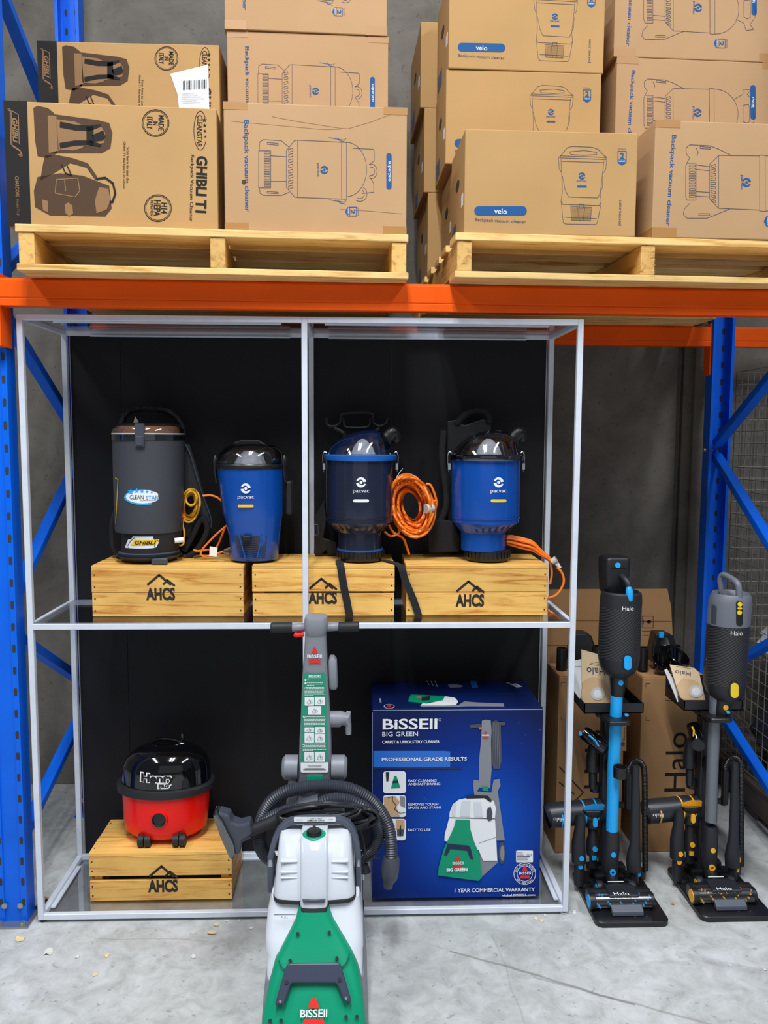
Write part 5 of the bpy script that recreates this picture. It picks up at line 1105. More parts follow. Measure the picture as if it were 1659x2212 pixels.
# hoses: one big coil over the handle, the wand and the power cord
HY = -.185
mb = MB(); mb.tube([at(x, y, HY+dy) for x, y, dy in ((600, 1868, .03), (572, 1846, .02), (560, 1815, 0), (564, 1775, 0), (581, 1738, 0), (612, 1713, 0), (652, 1702, 0), (700, 1698, 0), (750, 1703, 0), (790, 1721, 0), (820, 1750, 0), (838, 1785, -.01), (844, 1820, -.02), (845, 1858, -.03))], [.0195], 16, smooth_path=10, ribs=(.0066, .13)); mb.build('suction_hose', HOSEK, **W_)
mb = MB(); mb.tube([at(x, y, HY+dy) for x, y, dy in ((688, 1737, -.035), (715, 1727, -.035), (748, 1728, -.03), (782, 1742, -.03), (806, 1768, -.02), (817, 1800, -.01), (808, 1830, 0), (788, 1850, .01), (770, 1860, .02))], [.0190], 16, smooth_path=10, ribs=(.0066, .13)); mb.build('suction_hose', HOSEK, **W_)
mb = MB(); mb.tube([at(x, y, HY-.03) for x, y in ((566, 1777), (590, 1762), (620, 1750), (655, 1738))], [.0165], 16, smooth_path=10, ribs=(.0066, .13)); mb.build('suction_hose', HOSEK, **W_)
mb = MB(); mb.tube([at(x, y, HY-.035) for x, y in ((648, 1741), (665, 1737), (690, 1731))], [.017, .020, .022], 18); mb.build('hose_cuff', CHARD, **W_)
mb = MB(); mb.tube([at(x, y, HY-.03) for x, y in ((845, 1850), (845, 1856), (843, 1880), (841, 1896), (839, 1902))], [.021, .025, .026, .023, .018], 18); mb.tube([at(839, 1900, HY-.03), at(838, 1917, HY-.03)], [.016, .013], 18); mb.build('hose_cuff', CHARD, **W_)
mb = MB(); mb.tube([at(x, y, HY-.045) for x, y in ((536, 1797), (560, 1787), (585, 1777), (608, 1765))], [.0165, .0165, .018, .016], 16); mb.build('wand', BLKM, **W_)
mb = MB(); mb.tube([at(516, 1806, HY-.045), at(540, 1796, HY-.045)], [.019, .018], 16); mb.build('nozzle_neck', CHARD, **W_)
N = Face(at(480, 1850, HY-.075), (1, 0, 0), (0, 0, 1), [CHARD], .001)
c5 = lambda *p: [(150+x/3.318, 1540+y/3.318) for x, y in p]
mb = MB(); fprism(mb, N, c5((1060, 720), (1140, 745), (1160, 795), (1215, 812), (1290, 795), (1310, 880), (1235, 930), (1222, 1010), (1195, 1032), (1150, 1000), (1100, 860)), -.055, -.005); mb.build('nozzle_head', CHARD, bev=.006, **W_)
mb = MB(); fprism(mb, N, c5((1030, 722), (1052, 716), (1100, 770), (1140, 850), (1180, 930), (1192, 1010), (1170, 1040), (1150, 1030), (1080, 870)), -.050, .010); mb.build('clear_nozzle_plate', clearmat('clear_nozzle', (.62, .64, .68), .3, .1), bev=.003, **W_)
mb = MB(); coil(mb, 706, 1762, 104, 25, 9, .0052, -.240, 9, .03, 0, 8); mb.build('power_cord', CORD, **W_)
mb = MB(); coil(mb, 690, 1756, 88, 16, 6, .0050, -.262, 8, .02, -.08, 8)
mb.tube([at(x, y, -.2) for x, y in ((776, 1790), (784, 1810), (788, 1840), (785, 1862), (788, 1874))], .0038, 8, 5); mb.tube([at(x, y, -.2) for x, y in ((790, 1862), (805, 1853), (822, 1855))], .003, 8, 5); mb.build('power_cord', CORD, **W_)
mb = MB(); mb.tube([at(788, 1868, -.2), at(791, 1884, -.2)], [.010, .014], 14); mb.build('plug', BLKM, **W_)
mb = MB(); mb.box(*[v_ for v_ in (at(784, 1893, -.2).x, at(787, 1893, -.2).x)], -.203, -.200, at(785, 1900, -.2).z, at(785, 1884, -.2).z); mb.build('plug_pin', CHROME, **W_)
# ---------------------------------------------------------------- stick vacuums on their docking stands
def carbonmat():
    m = bpy.data.materials.new('black_ribbed_weave'); m.use_nodes = True; nt = m.node_tree; b = nt.nodes['Principled BSDF']
    tc = nt.nodes.new('ShaderNodeTexCoord'); mp = nt.nodes.new('ShaderNodeMapping'); mp.inputs['Rotation'].default_value = (0, math.radians(38), 0)
    wv = nt.nodes.new('ShaderNodeTexWave'); wv.bands_direction = 'Z'; wv.inputs['Scale'].default_value = 42; nt.links.new(tc.outputs['Object'], mp.inputs[0]); nt.links.new(mp.outputs[0], wv.inputs[0])
    bp = nt.nodes.new('ShaderNodeBump'); bp.inputs['Strength'].default_value = .55; bp.inputs['Distance'].default_value = .002; nt.links.new(wv.outputs['Fac'], bp.inputs['Height']); nt.links.new(bp.outputs['Normal'], b.inputs['Normal'])
    c = ramp_nodes(nt, wv.outputs['Fac'], [(.3, C(24, 24, 26)), (.8, C(52, 52, 55))]); nt.links.new(c, b.inputs['Base Color'])
    b.inputs['Roughness'].default_value = .5; MATS['carbon'] = m; return m
CARB = carbonmat()
DK = mat('stand_black', C(22, 23, 27), .42)
DK2 = mat('stand_satin_black', C(30, 32, 38), .5)
BAGP = mat('filter_bag_paper', C(206, 172, 132), .8, noise=.06, nscale=12)
BAGL = mat('filter_bag_paper_light', C(222, 196, 158), .8, noise=.05, nscale=12)
def dots(parent, name, m_, lst, dY=0):
    """round or pill buttons facing the front: (px, py, Y, halfwidth px, halfheight px)"""
    for (x, y, Y, hw, hh) in lst:
        F_ = Face(at(x, y, Y), (1, 0, 0), (0, 0, 1), [m_]); mb = MB()
        fprism(mb, F_, rr(x-hw, y-hh, x+hw, y+hh, min(hw, hh)*.98 if hh != hw*1.01 else hw*.2), -.006, .0012); mb.build(name, m_, parent, world=True)
def bentdots(parent, name, m_, cx, VY, R_, lst, l0=-.002, l1=.0016):
    """buttons that follow an upright drum's curve"""
    for (x, y, hw, hh) in lst:
        F_ = drumface(cx, y, VY, R_, [m_]); mb = MB(); q = [F_.uv(*p) for p in rr(x-hw, y-hh, x+hw, y+hh, min(hw, hh)*.98)]
        if sum(q[i][0]*q[(i+1) % len(q)][1]-q[(i+1) % len(q)][0]*q[i][1] for i in range(len(q))) < 0: q = q[::-1]
        for c_ in slices(q, .004): mb.add([F_.bend(a, b, l1) for a, b in c_], [tuple(range(len(c_)))], True)
        A = [F_.bend(a, b, l1) for a, b in q]; B = [F_.bend(a, b, l0) for a, b in q]; n = len(q); mb.add(A+B, [(i, n+i, n+(i+1) % n, (i+1) % n) for i in range(n)], False)
        mb.build(name, m_, parent, world=True)
def tubepx(pts, r, seg=14, sp=0, **k): return MB().tube([at(*p) for p in pts], r, seg, sp, **k)
def accessory(name, label, base, cat='vacuum tool'): return thing(name, base, label, cat)
def stick(off, col, tubem, pcol, words, second):
    global OFF
    OFF = Vector(off); K = dict(world=True); px0 = 0
    def tx(a): return (1 if not second else 0)
    # --- stand
    s = thing('docking_stand', at(1318, 1930, .1)*1 if False else Vector((1.865+OFF.x, .09+OFF.y, -.0095)), words['stand'], 'docking stand'); K['parent'] = s
    x0, x1, y0, y1 = 1.750+OFF.x, 1.984+OFF.x, -.074+OFF.y, .232+OFF.y
    mb = MB(); R = [[Vector((a_, b_, z)) for a_, b_ in rr(x0+i_, y0+i_, x1-i_, y1-i_, .024, 6)] for z, i_ in ((-.0095, .001), (.006, 0), (.0088, .002))]; mb.rings(R); mb.build('base_plate', DK, **K)
    mb = MB()
    for x, y in ((1298, 1955), (1372, 1981), (1397, 1980)): mb.cyl(atz(x, y, .0086), atz(x, y, .0086)+Vector((0, 0, .0006)), .0022, seg=8)
    mb.build('screws', CHROME, **K)
    mb = MB(); loft(mb, [(1890, 1300, 1321, .165, .215, .008), (1700, 1301, 1320, .165, .215, .008), (1565, 1305, 1322, .165, .215, .008), (1545, 1306, 1322, .165, .215, .008)]); mb.build('pole', DK2, **K)
    c = at(1310, 1880, .19); mb = MB(); mb.box(c.x-.05, c.x+.05, .15+OFF.y, .225+OFF.y, .0082, .035); mb.box(c.x-.068, c.x+.062, .17+OFF.y, .21+OFF.y, .03, .055); mb.build('pole_foot', DK, bev=.006, **K)
    # tray
    tz = at(1300, 1541, .134).z; ty0, ty1 = .134+OFF.y, .30+OFF.y; a_, b_ = at(1262, 1541, .134).x, at(1390, 1541, .134).x; h_ = .033
    mb = MB(); mb.box(a_, b_, ty0, ty1, tz, tz+.003); mb.box(a_, b_, ty0, ty0+.003, tz, tz+h_); mb.box(a_, b_, ty1-.003, ty1, tz, tz+h_+.04); mb.box(a_, a_+.003, ty0, ty1, tz, tz+h_); mb.box(b_-.003, b_, ty0, ty1, tz, tz+h_)
    mb.build('accessory_tray', DK2, **K)
    mb = MB(); mb.prism([(at(x, y, .2).x, at(x, y, .2).z) for x, y in ((1288, 1543), (1324, 1543), (1322, 1556), (1304, 1556))], .15+OFF.y, .215+OFF.y); mb.build('tray_bracket', DK, **K)
    # clamp plate and ring
    cz = at(1340, 1556, .09).z; p0 = at(1313, 1556, .06).x; p1 = at(1365, 1556, .06).x
    mb = MB(); R = [[Vector((u_, v_, z)) for u_, v_ in rr(p0, .055+OFF.y, p1, .16+OFF.y, .018, 5)] for z in (cz-.008, cz+.008)]; mb.rings(R); mb.build('clamp_plate', BLK, bev=.004, **K)
    mb = MB(); mb.box(p0-.005, p0+.03, .15+OFF.y, .18+OFF.y, cz-.012, cz+.014); mb.build('clamp_plate_root', DK, **K)
    dots(s, 'clamp_button', SKYB, [(1354, 1545, .07, 4, 2.5)])
    if not second:
        mb = MB(); c = at(1340, 1668, .065); mb.rings([[Vector((c.x+r*math.cos(t), .068+r*math.sin(t), c.z+z)) for t in [2*PI*i/28 for i in range(28)]] for r, z in ((.018, -.020), (.0215, -.018), (.0225, .018), (.0190, .018), (.0160, -.012))]); mb.build('cup_holder', BLK, **K)
    mb = MB(); c = at(1318, 1660, .14); mb.box(c.x-.012, c.x+.012, .12+OFF.y, .20+OFF.y, c.z-.018, c.z+.018); mb.build('pole_collar', DK, bev=.004, **K)
    # side holders for the tools
    for x, y, Y, rr_, hx in ((1285, 1700, .19, .0165, 1306), (1357, 1737, .20, .011, 1318), (1383, 1887, .185, .019, 1330)):
        c = at(x, y, Y); e = at(hx, y, Y); mb = MB(); mb.rings([[Vector((c.x+r*math.cos(t), c.y+r*math.sin(t), c.z+z)) for t in [2*PI*i/20 for i in range(20)]] for r, z in ((rr_*.8, -.016), (rr_, -.014), (rr_, .014), (rr_*.85, .014))]); mb.box(min(c.x, e.x)+rr_*.7, max(c.x, e.x), c.y-.006, c.y+.006, c.z-.01, c.z+.006); mb.build('tool_holder', DK, **K)
    c = atz(1268, 1915, .012); mb = MB(); mb.rings([[Vector((c.x+r*math.cos(t), c.y+r*math.sin(t), z)) for t in [2*PI*i/24 for i in range(24)]] for r, z in ((.017, .0085), (.017, .026), (.014, .026), (.013, .010))]); mb.build('tool_socket', DK, **K)
    # --- the vacuum
    v = thing('stick_vacuum', Vector((1.845+OFF.x, .03+OFF.y, .0092)), words['vac'], 'stick vacuum'); K['parent'] = v
    HX0, HX1, HY0, HZ, HR = at(1272, 1954, 0).x, at(1410, 1950, 0).x, .0+OFF.y, .036, .0255
    mb = MB(); mb.tube([(HX0, HY0, HZ), (HX0+.004, HY0, HZ), (HX0+.018, HY0, HZ)], [HR*.96, HR, HR], 26); mb.build('head_end', DK, **K); mb = MB(); mb.tube([(HX1-.012, HY0, HZ), (HX1-.003, HY0, HZ), (HX1, HY0, HZ)], [HR, HR, HR*.9], 26); mb.build('head_end', DK, **K)
    mb = MB(); mb.cyl((HX0-.0025, HY0, HZ), (HX0+.001, HY0, HZ), HR*.78, seg=26); mb.build('end_cap', col, **K)
    mb = MB(); xs = (HX0+.018, HX1-.012)
    for i in range(2): pass
    R = [[Vector((x, HY0+HR*math.cos(t), HZ+HR*math.sin(t))) for t in [math.radians(60+i*13) for i in range(12)]] for x in xs]
    for i in range(11): mb.add([R[0][i], R[1][i], R[1][i+1], R[0][i+1]], [(0, 1, 2, 3)], True)
    mb.build('clear_window', clearmat('brush_window', (.82, .84, .88), .12, .22) if 'brush_window' not in MATS else MATS['brush_window'], **K)
    mb = MB(); mb.cyl((xs[0], HY0, HZ), (xs[1], HY0, HZ), HR*.55, seg=16); mb.cur = 1
    for i in range(26):
        x = xs[0]+(xs[1]-xs[0])*(i+.5)/26; t = i*.55 if i < 13 else -i*.55
        for q in (0, PI): mb.bar((x, HY0+HR*.5*math.cos(t+q), HZ+HR*.5*math.sin(t+q)), (x, HY0+HR*.9*math.cos(t+q), HZ+HR*.9*math.sin(t+q)), .004, .004)
    mb.build('brush_roller', [DK, col], **K)
    mb = MB(); M = Matrix(((0, 1, 0, 0), (1, 0, 0, 0), (0, 0, 1, 0), (0, 0, 0, 1)))
    mb.prism([(HY0+.010, .012), (HY0+.012, HZ+HR+.001), (HY0+.028, HZ+HR+.001), (HY0+.052, HZ+.016), (HY0+.055, .014)], HX0+.002, HX1-.002, M); mb.build('head_body', DK, bev=.005, **K)
    cxh = at(1343, 1925, .01).x
    mb = MB(); mb.prism([(HY0-.020, HZ+HR-.004), (HY0-.016, HZ+HR+.003), (HY0+.03, HZ+HR+.008), (HY0+.066, HZ+.020), (HY0+.066, .02), (HY0+.0, .04)], cxh-.048, cxh+.048, M); mb.build('head_cover', DK2, bev=.006, **K)
    mb = MB(); mb.prism([(HY0-.022, .013), (HY0-.046, .010), (HY0-.044, .024), (HY0-.024, .038)], cxh-.046, cxh+.055, M); mb.build('front_bumper', GREYD, bev=.003, **K)
    Hf = Face(Vector((cxh, HY0+.0, HZ+HR+.0068)), (1, 0, 0), Vector((0, .046, .006)), [WHITE], .0010)
    Hf.text('Halo', *( (1342, 1931)), 33, 10, 0, bold=.0); Hf.build('printed_logo', v)
    mb = MB()
    for x in (-.032, -.006, .022): mb.cyl((cxh+x, HY0-.021, HZ+.023), (cxh+x, HY0-.0235, HZ+.0235), .0013, seg=6)
    mb.build('rivets', CHROME, **K)
    for x, Ym, sg in ((1283, .085, -1), (1352, .085, 1)):
        c = atz(x, 1907, .032); mb = MB(); mb.tube([(c.x, HY0+.085, .031), (c.x+.004, HY0+.085, .031), (c.x+.018, HY0+.085, .031), (c.x+.022, HY0+.085, .031)], [.0195, .0215, .0215, .0195], 24)
        w_ = mb.build('wheel', DK2, **K)
        mb = MB(); mb.cyl((c.x-.0015, HY0+.085, .031), (c.x+.001, HY0+.085, .031), .012, seg=20); mb.build('wheel_cap', col, **K)
    pc = at(1320, 1893, .105)
    mb = MB(); mb.tube([(pc.x, HY0+.055, .040), (pc.x, HY0+.085, .046), (pc.x, HY0+.106, .062)], [.024, .022, .019], 18); mb.build('neck_joint', DK, **K)
    mb = MB(); mb.tube([(pc.x-.026, HY0+.058, HZ+.030), (pc.x+.026, HY0+.058, HZ+.030)], .0016, 6); mb.build('status_light_bar', WHITE, **K)
    TY = .112
    mb = MB(); pxlathe(mb, [(1896, 1308, 1332), (1885, 1306, 1335), (1875, 1304, 1334), (1862, 1303, 1335), (1840, 1303, 1337), (1800, 1306, 1338), (1793, 1309, 1335)], TY, 1, 24); mb.build('tube_joint', DK2, **K)
    mb = MB(); pxlathe(mb, [(1797, 1309.5, 1334.5), (1650, 1313, 1339), (1497, 1320, 1345)] if not second else [(1782, 1309.5, 1334.5), (1650, 1312, 1337), (1497, 1318, 1342)], TY, 1, 28); mb.build('suction_tube', tubem, **K)
    bentdots(v, 'release_button', col, 1320, TY, (at(1337, 1840, TY)-at(1303, 1840, TY)).length/2, [(1325.5, 1847, 5.6, 5.6)])
    c = at(1324, 1885, TY-.026); mb = MB(); R = [[Vector((c.x+r*math.cos(t), c.y+y, c.z+r*math.sin(t))) for t in [2*PI*i/24 for i in range(24)]] for r, y in ((.0105, .003), (.0105, -.002), (.0045, -.002), (.0045, .002))]; mb.rings(R, False); mb.build('pivot_ring', col, **K)
    if not second:
        mb = MB(); pxlathe(mb, [(1502, 1320, 1346), (1498, 1318, 1348), (1470, 1317, 1350), (1452, 1316, 1354)], TY, 1, 24); mb.build('tube_connector', DK, **K); bentdots(v, 'release_button', col, 1333.5, TY, (at(1350, 1475, TY)-at(1317, 1475, TY)).length/2+.0004, [(1341, 1475, 5.6, 5.6)])
        VY = .115
        mb = MB(); pxlathe(mb, [(1463, 1322, 1350), (1459, 1313, 1358), (1450, 1302, 1369), (1438, 1296.5, 1376), (1424, 1294, 1379), (1418, 1293.5, 1380)], VY, 1, 36); mb.build('motor_dome', DK2, **K)
        rowsB = [(1418, 1293.5, 1380), (1360, 1295, 1382), (1308, 1297, 1384)]
        mb = MB(); pxlathe(mb, rowsB, VY, 1, 40); mb.build('motor_body', CARB, **K)
        mb = MB(); pxlathe(mb, [(1308, 1297, 1384), (1296, 1297.5, 1385), (1280, 1300, 1384), (1276, 1304, 1379), (1284, 1309, 1375), (1290, 1315, 1368)], VY, 1, 36); mb.build('top_bowl', DK2, **K)
        RB = (at(1380, 1418, VY)-at(1293.5, 1418, VY)).length/2; bentdots(v, 'latch_surround', DK, 1336.7, VY, RB, [(1355.5, 1431, 10.5, 18)], -.012, .002); bentdots(v, 'latch_pill', col, 1336.7, VY, RB, [(1355.5, 1431, 8, 15.5)], -.001, .0045)
        Fl = drumface(1340, 1314, VY, rowrad(rowsB, VY), [WHITE]); Fl.text('Halo', 1357, 1314.5, 25, 9); Fl.build('printed_logo', v)
        mb = MB(); pts = [at(1332, 1241, .16), at(1345, 1247, .10), at(1357, 1262, .075), at(1360, 1290, .070)]; mb.tube(pts, [.0095, .0105], 14, 6); mb.build('grip', DK2, **K)
        mb = MB(); mb.tube([at(1358, 1268, .063), at(1359.5, 1276, .060), at(1360, 1296, .060), at(1360, 1301, .062)], [.0075, .0115, .0115, .008], 16); mb.build('power_switch', col, **K)
        mb = MB(); loft(mb, [(1290, 1313, 1352, .115, .19, .02), (1282, 1309, 1360, .11, .20, .02), (1235, 1308, 1363, .11, .20, .015), (1210, 1309, 1364, .11, .20, .012), (1206, 1312, 1361, .113, .195, .012)]); mb.build('battery_pack', DK, **K)
        dots(v, 'battery_button', col, [(1334.5, 1221, .1095, 6, 5.5)]); mb = MB(); p, q = at(1321, 1228, .108), at(1354, 1228, .108); mb.box(p.x, q.x, .1085, .112, p.z, p.z+.001); mb.build('battery_seam', BLKG, **K)
    else:
        D2 = OFF; OFF = Vector((0, 0, 0)); VY = .136
        mb = MB(); pxlathe(mb, [(1552, 1544, 1574), (1548, 1542, 1576), (1525, 1543, 1577), (1508, 1545, 1582)], VY-.012, 1, 24); mb.build('tube_connector', DK, **K); bentdots(v, 'release_button', col, 1560, VY-.012, (at(1577, 1525, VY-.012)-at(1543, 1525, VY-.012)).length/2, [(1567.5, 1528.5, 5.6, 5.6)])
        mb = MB(); pxlathe(mb, [(1515, 1548, 1586), (1508, 1538, 1594), (1495, 1528, 1602), (1483, 1524, 1606), (1472, 1522, 1607.5)], VY, 1, 36); mb.build('motor_dome', DK2, **K)
        rowsB = [(1472, 1522, 1607.5), (1400, 1527, 1613), (1346, 1530, 1616)]
        mb = MB(); pxlathe(mb, rowsB, VY, 1, 40); mb.build('motor_body', CARB, **K)
        mb = MB(); pxlathe(mb, [(1347, 1529.5, 1616.5), (1340, 1530, 1617), (1300, 1534, 1620), (1287, 1538, 1620), (1280, 1542, 1616), (1287, 1549, 1610), (1292, 1556, 1602)], VY, 1, 36); mb.build('grey_top', mat('graphite_grey_plastic', C(104, 108, 118), .45), **K)
        RB = (at(1607.5, 1472, VY)-at(1522, 1472, VY)).length/2; bentdots(v, 'latch_surround', DK, 1564.8, VY, RB, [(1586, 1491, 11, 19)], -.012, .002); bentdots(v, 'latch_pill', YELP, 1564.8, VY, RB, [(1586, 1491, 8.5, 16)], -.001, .0045)
        Fl = drumface(1573, 1370, VY, rowrad(rowsB, VY), [WHITE]); Fl.text('Halo', 1592, 1368, 25, 10); Fl.text('[Capsule]', 1529.5, 1446, 44, 6, 90); Fl.build('printed_logo', v)
        mb = MB(); pts = [at(1558, 1275, .165), at(1556, 1252, .17), at(1562, 1242, .16), at(1580, 1250, .12), at(1594, 1263, .09), at(1597, 1290, .085)]; mb.tube(pts, [.0095, .0105], 14, 6); mb.build('grip', MATS['graphite_grey_plastic'], **K)
        RC = lambda z: (at(1618, 1320, VY)-at(1532, 1320, VY)).length/2; bentdots(v, 'switch_panel', BLK, 1575, VY, RC, [(1597, 1325, 7, 27)], -.004, .002); bentdots(v, 'switch_button', YELP, 1575, VY, RC, [(1597.5, 1305, 5, 5), (1597.2, 1314, 5, 2), (1596.7, 1323, 5, 5)], .001, .0036)
        Fv = drumface(1573, 1320, VY, lambda z: (at(1619, 1320, VY)-at(1533, 1320, VY)).length/2, [CHARD])
        for i in range(9): Fv.line([(1537+i*1.2, 1305+i*.6), (1536+i*1.2, 1345+i*.4)], .7)
        Fv.build('side_grille', v); OFF = D2
    # --- tools parked on the stand
    t_ = accessory('mini_motor_brush', words['mini'], at(1280, 1700, .18)); K['parent'] = t_
    if not second:
        mb = MB(); mb.tube([at(1258, 1580, .16), at(1264, 1584, .157), at(1300, 1612, .13), at(1307, 1618, .125)], [.020, .024, .024, .022], 18); mb.build('roller_housing', BLKG, **K)
        mb = MB(); mb.tube([at(1305, 1617, .126), at(1308, 1620, .121)], [.0215, .0205], 20); mb.build('end_cap', DK, **K)
        mb = MB(); mb.tube([at(1272, 1588, .127), at(1286, 1600, .115), at(1293, 1612, .108)], .003, 7); mb.build('bristle_strip', col, **K)
        dots(t_, 'side_button', col, [(1254, 1585, .138, 3, 4)])
    else:
        D2 = OFF; OFF = Vector((0, 0, 0))
        mb = MB(); mb.tube([at(1494, 1562, .21), at(1496, 1568, .205), at(1506, 1600, .165), at(1508, 1608, .155)], [.018, .022, .023, .021], 18); mb.build('roller_housing', BLKG, **K)
        mb = MB(); mb.tube([at(1508, 1608, .15), at(1508, 1611, .143)], [.0225, .0215], 20); mb.build('end_cap', DK2, **K)
        mb = MB(); mb.tube([at(1495, 1570, .178), at(1499, 1578, .168), at(1498, 1592, .162)], .0035, 7); mb.build('bristle_strip', col, **K); OFF = D2
    mb = MB(); pxlathe(mb, [(1702, 1272, 1290), (1668, 1272, 1290), (1664, 1266, 1294), (1640, 1266, 1295), (1615, 1270, 1294), (1600, 1276, 1292)], .185, .9, 18); mb.build('stem', DK, **K)
    t_ = accessory('dusting_brush', words['dust'], at(1283, 1860, .17)); K['parent'] = t_
    c0, c1_ = at(1261, 1748, .15), at(1303, 1742, .15); mb = MB(); n = 22
    for i in range(n):
        f = i/(n-1); x = c0.x+(c1_.x-c0.x)*f; z = c0.z+(c1_.z-c0.z)*f; mb.box(x-.0008, x+.0008, c0.y-.004, c0.y+.004, z-.012, z+.012-.006*abs(f-.5)*2)
    mb.build('bristles', col, **K)
    mb = MB(); loft(mb, [(1768, 1270, 1296, .145, .185, .012), (1762, 1262, 1302, .14, .19, .014), (1754, 1260, 1304, .138, .19, .012), (1752, 1262, 1303, .14, .188, .012)]); mb.build('brush_head', DK, **K)
    mb = MB(); pxlathe(mb, [(1872, 1273, 1290), (1848, 1273, 1290), (1846, 1267, 1296), (1820, 1266, 1296), (1800, 1271, 1291), (1790, 1271, 1291), (1785, 1265, 1298), (1762, 1264, 1299)], .17, .9, 20); mb.build('stem', DK2, **K)
    dots(t_, 'slide_button', col, [(1286, 1777, .142, 4.8, 10)]); dots(t_, 'release_button', col, [(1285.5, 1835, .146, 5.4, 5.4)]); dots(t_, 'catch', col, [(1283.5, 1853, .150, 4.8, 4.848)])
    t_ = accessory('handheld_motor_tool', words['gun'], at(1247, 1880, .12)); K['parent'] = t_
    mb = MB(); mb.tube([at(1181, 1763, .17), at(1184, 1762, .17), at(1300, 1750, .19)], [.034, .041, .041], 28); mb.build('roller_housing', CHARK, **K)
    for i, x in enumerate((1205, 1255, 1281)):
        a1, b1 = at(1181, 1763, .17), at(1300, 1750, .19); d = (b1-a1); f = (x-1181)/119; p = a1+d*f; mb = MB(); mb.tube([p, p+d.normalized()*.005], [.0418, .0418], 28); mb.build('colour_band', col, **K)
    Fg = Face(at(1206, 1770, .1262), (1, 0, -.08), (0.08, 0, 1), [WHITE], .001); Fg.text('Halo', 1207, 1770, 23, 8.5, 176); Fg.build('printed_logo', t_)
    mb = MB(); pxlathe(mb, [(1910, 1240, 1262), (1866, 1240, 1262), (1862, 1235, 1266), (1820, 1235, 1264), (1790, 1241, 1264), (1775, 1243, 1266), (1760, 1246, 1262)], .13, .9, 20); mb.build('stem', DK2, **K)
    dots(t_, 'release_button', col, [(1256.5, 1855, .108, 5, 5.4)]); dots(t_, 'catch', col, [(1254, 1872, .112, 4.8, 5.9)])
    t_ = accessory('crevice_tool', words['crev'], at(1370, 1910, .08)); K['parent'] = t_
    mb = MB(); pxlathe(mb, [(1912, 1362, 1376), (1906, 1361, 1380), (1882, 1361, 1380), (1880, 1354, 1385), (1858, 1353, 1385.5), (1840, 1356, 1384), (1825, 1360, 1382), (1744, 1363, 1383), (1655, 1366, 1380)], .10, .85, 22); mb.build('nozzle', DK2, **K)
    dots(t_, 'release_button', col, [(1383, 1867, .088, 2.8, 6)]); dots(t_, 'catch', col, [(1380.5, 1887, .088, 3, 7)])
    t_ = accessory('flexible_hose', words['hose'], at(1393, 1900, .17)); K['parent'] = t_
    mb = MB(); mb.tube([at(x, y, .17) for x, y in ((1357, 1682), (1357, 1662), (1364, 1648), (1376, 1643), (1387, 1651), (1392, 1672), (1393, 1760), (1394, 1880))], [.0105], 12, 8, ribs=(.005, .14)); mb.build('corrugated_hose', BLK, **K)
    mb = MB(); pxlathe(mb, [(1745, 1349, 1364), (1672, 1349, 1365)], .17, .9, 16); mb.build('hose_end', DK, **K)
    # --- filter bags lying in the tray
    tb = Vector((a_+.05, .18+OFF.y, tz+.0035))
    t_ = thing('filter_bag', tb+Vector((-.035, .02, 0)), words['card'], 'filter bag'); Fb = Face(at(1270, 1520, .185), (1, 0, 0), (0, .45, .9), [WHITE, INKG], .0008)
    X = (lambda *p: p) if not second else (lambda *p: [(x-222+222, y) for x, y in p])
    sh = (0, 0)
    mb = MB(); fprism(mb, Fb, [(1240, 1427), (1258, 1423), (1262, 1518), (1262, 1527), (1252, 1510), (1240, 1492)] if not second else [(1226, 1452), (1232, 1450), (1262, 1500), (1266, 1520), (1252, 1522), (1244, 1500)], -.004, 0); mb.build('white_sheet', PAPER, t_, world=True)
    if not second: Fb.mb.cur = 1; Fb.text('Capsule', 1249, 1440, 16, 4, 180); Fb.build('printed_lettering', t_)
    t_ = thing('filter_bag', tb, words['bag'], 'filter bag'); Fb = Face(at(1290, 1522, .168), (1, 0, 0), (0, .35, .93), [INKG, BAGP, INKH], .0008)
    if not second: q = ((1256, 1403), (1292, 1413), (1300, 1440), (1318, 1460), (1320, 1518), (1258, 1519), (1257, 1460)); q2 = ((1255, 1500), (1258, 1474), (1268, 1466), (1280, 1462), (1302, 1470), (1316, 1490), (1322, 1518), (1258, 1519)); rc = (1290, 1499); tt = (1287, 1450, 40, 15, 184)
    else: q = ((1236, 1440), (1290, 1448), (1300, 1458), (1312, 1518), (1258, 1518), (1250, 1490)); q2 = ((1248, 1488), (1256, 1478), (1262, 1470), (1285, 1474), (1296, 1480), (1310, 1518), (1258, 1518)); rc = (1290, 1499); tt = (1264, 1459, 34, 9, 188)
    mb = MB(); fprism(mb, Fb, q, -.004, 0); mb.build('paper_sleeve', BAGL, t_, world=True)
    mb = MB(); fprism(mb, Fb, q2, .0, .005); mb.build('paper_bag', BAGP, t_, world=True)
    mb = MB(); w_ = [(rc[0]+15*math.cos(2*PI*i/24), rc[1]+14*math.sin(2*PI*i/24)) for i in range(24)]; fprism(mb, Fb, w_, .005, .007); mb.build('collar', mat('collar_grey_white', C(196, 196, 188), .5), t_, world=True)
    mb = MB(); fprism(mb, Fb, [(rc[0]+9.5*math.cos(2*PI*i/20), rc[1]+9*math.sin(2*PI*i/20)) for i in range(20)], .007, .0076); mb.build('collar_flap', PAPER, t_, world=True)
    Fb.mb.cur = 0; Fb.text('Halo', *tt, l=1.5)
    Fb.mb.cur = 2
    for i in range(3): Fb.line([(tt[0]-14+i*3, tt[1]-15-i*3), (tt[0]+18, tt[1]-10-i*3)], .6, 1.2)
    Fb.build('printed_lettering', t_)
    OFF = Vector((0, 0, 0))
CHARK = mat('grey_black_plastic', C(40, 42, 48), .38)
YELP = mat('yellow_plastic', C(232, 200, 40), .42)
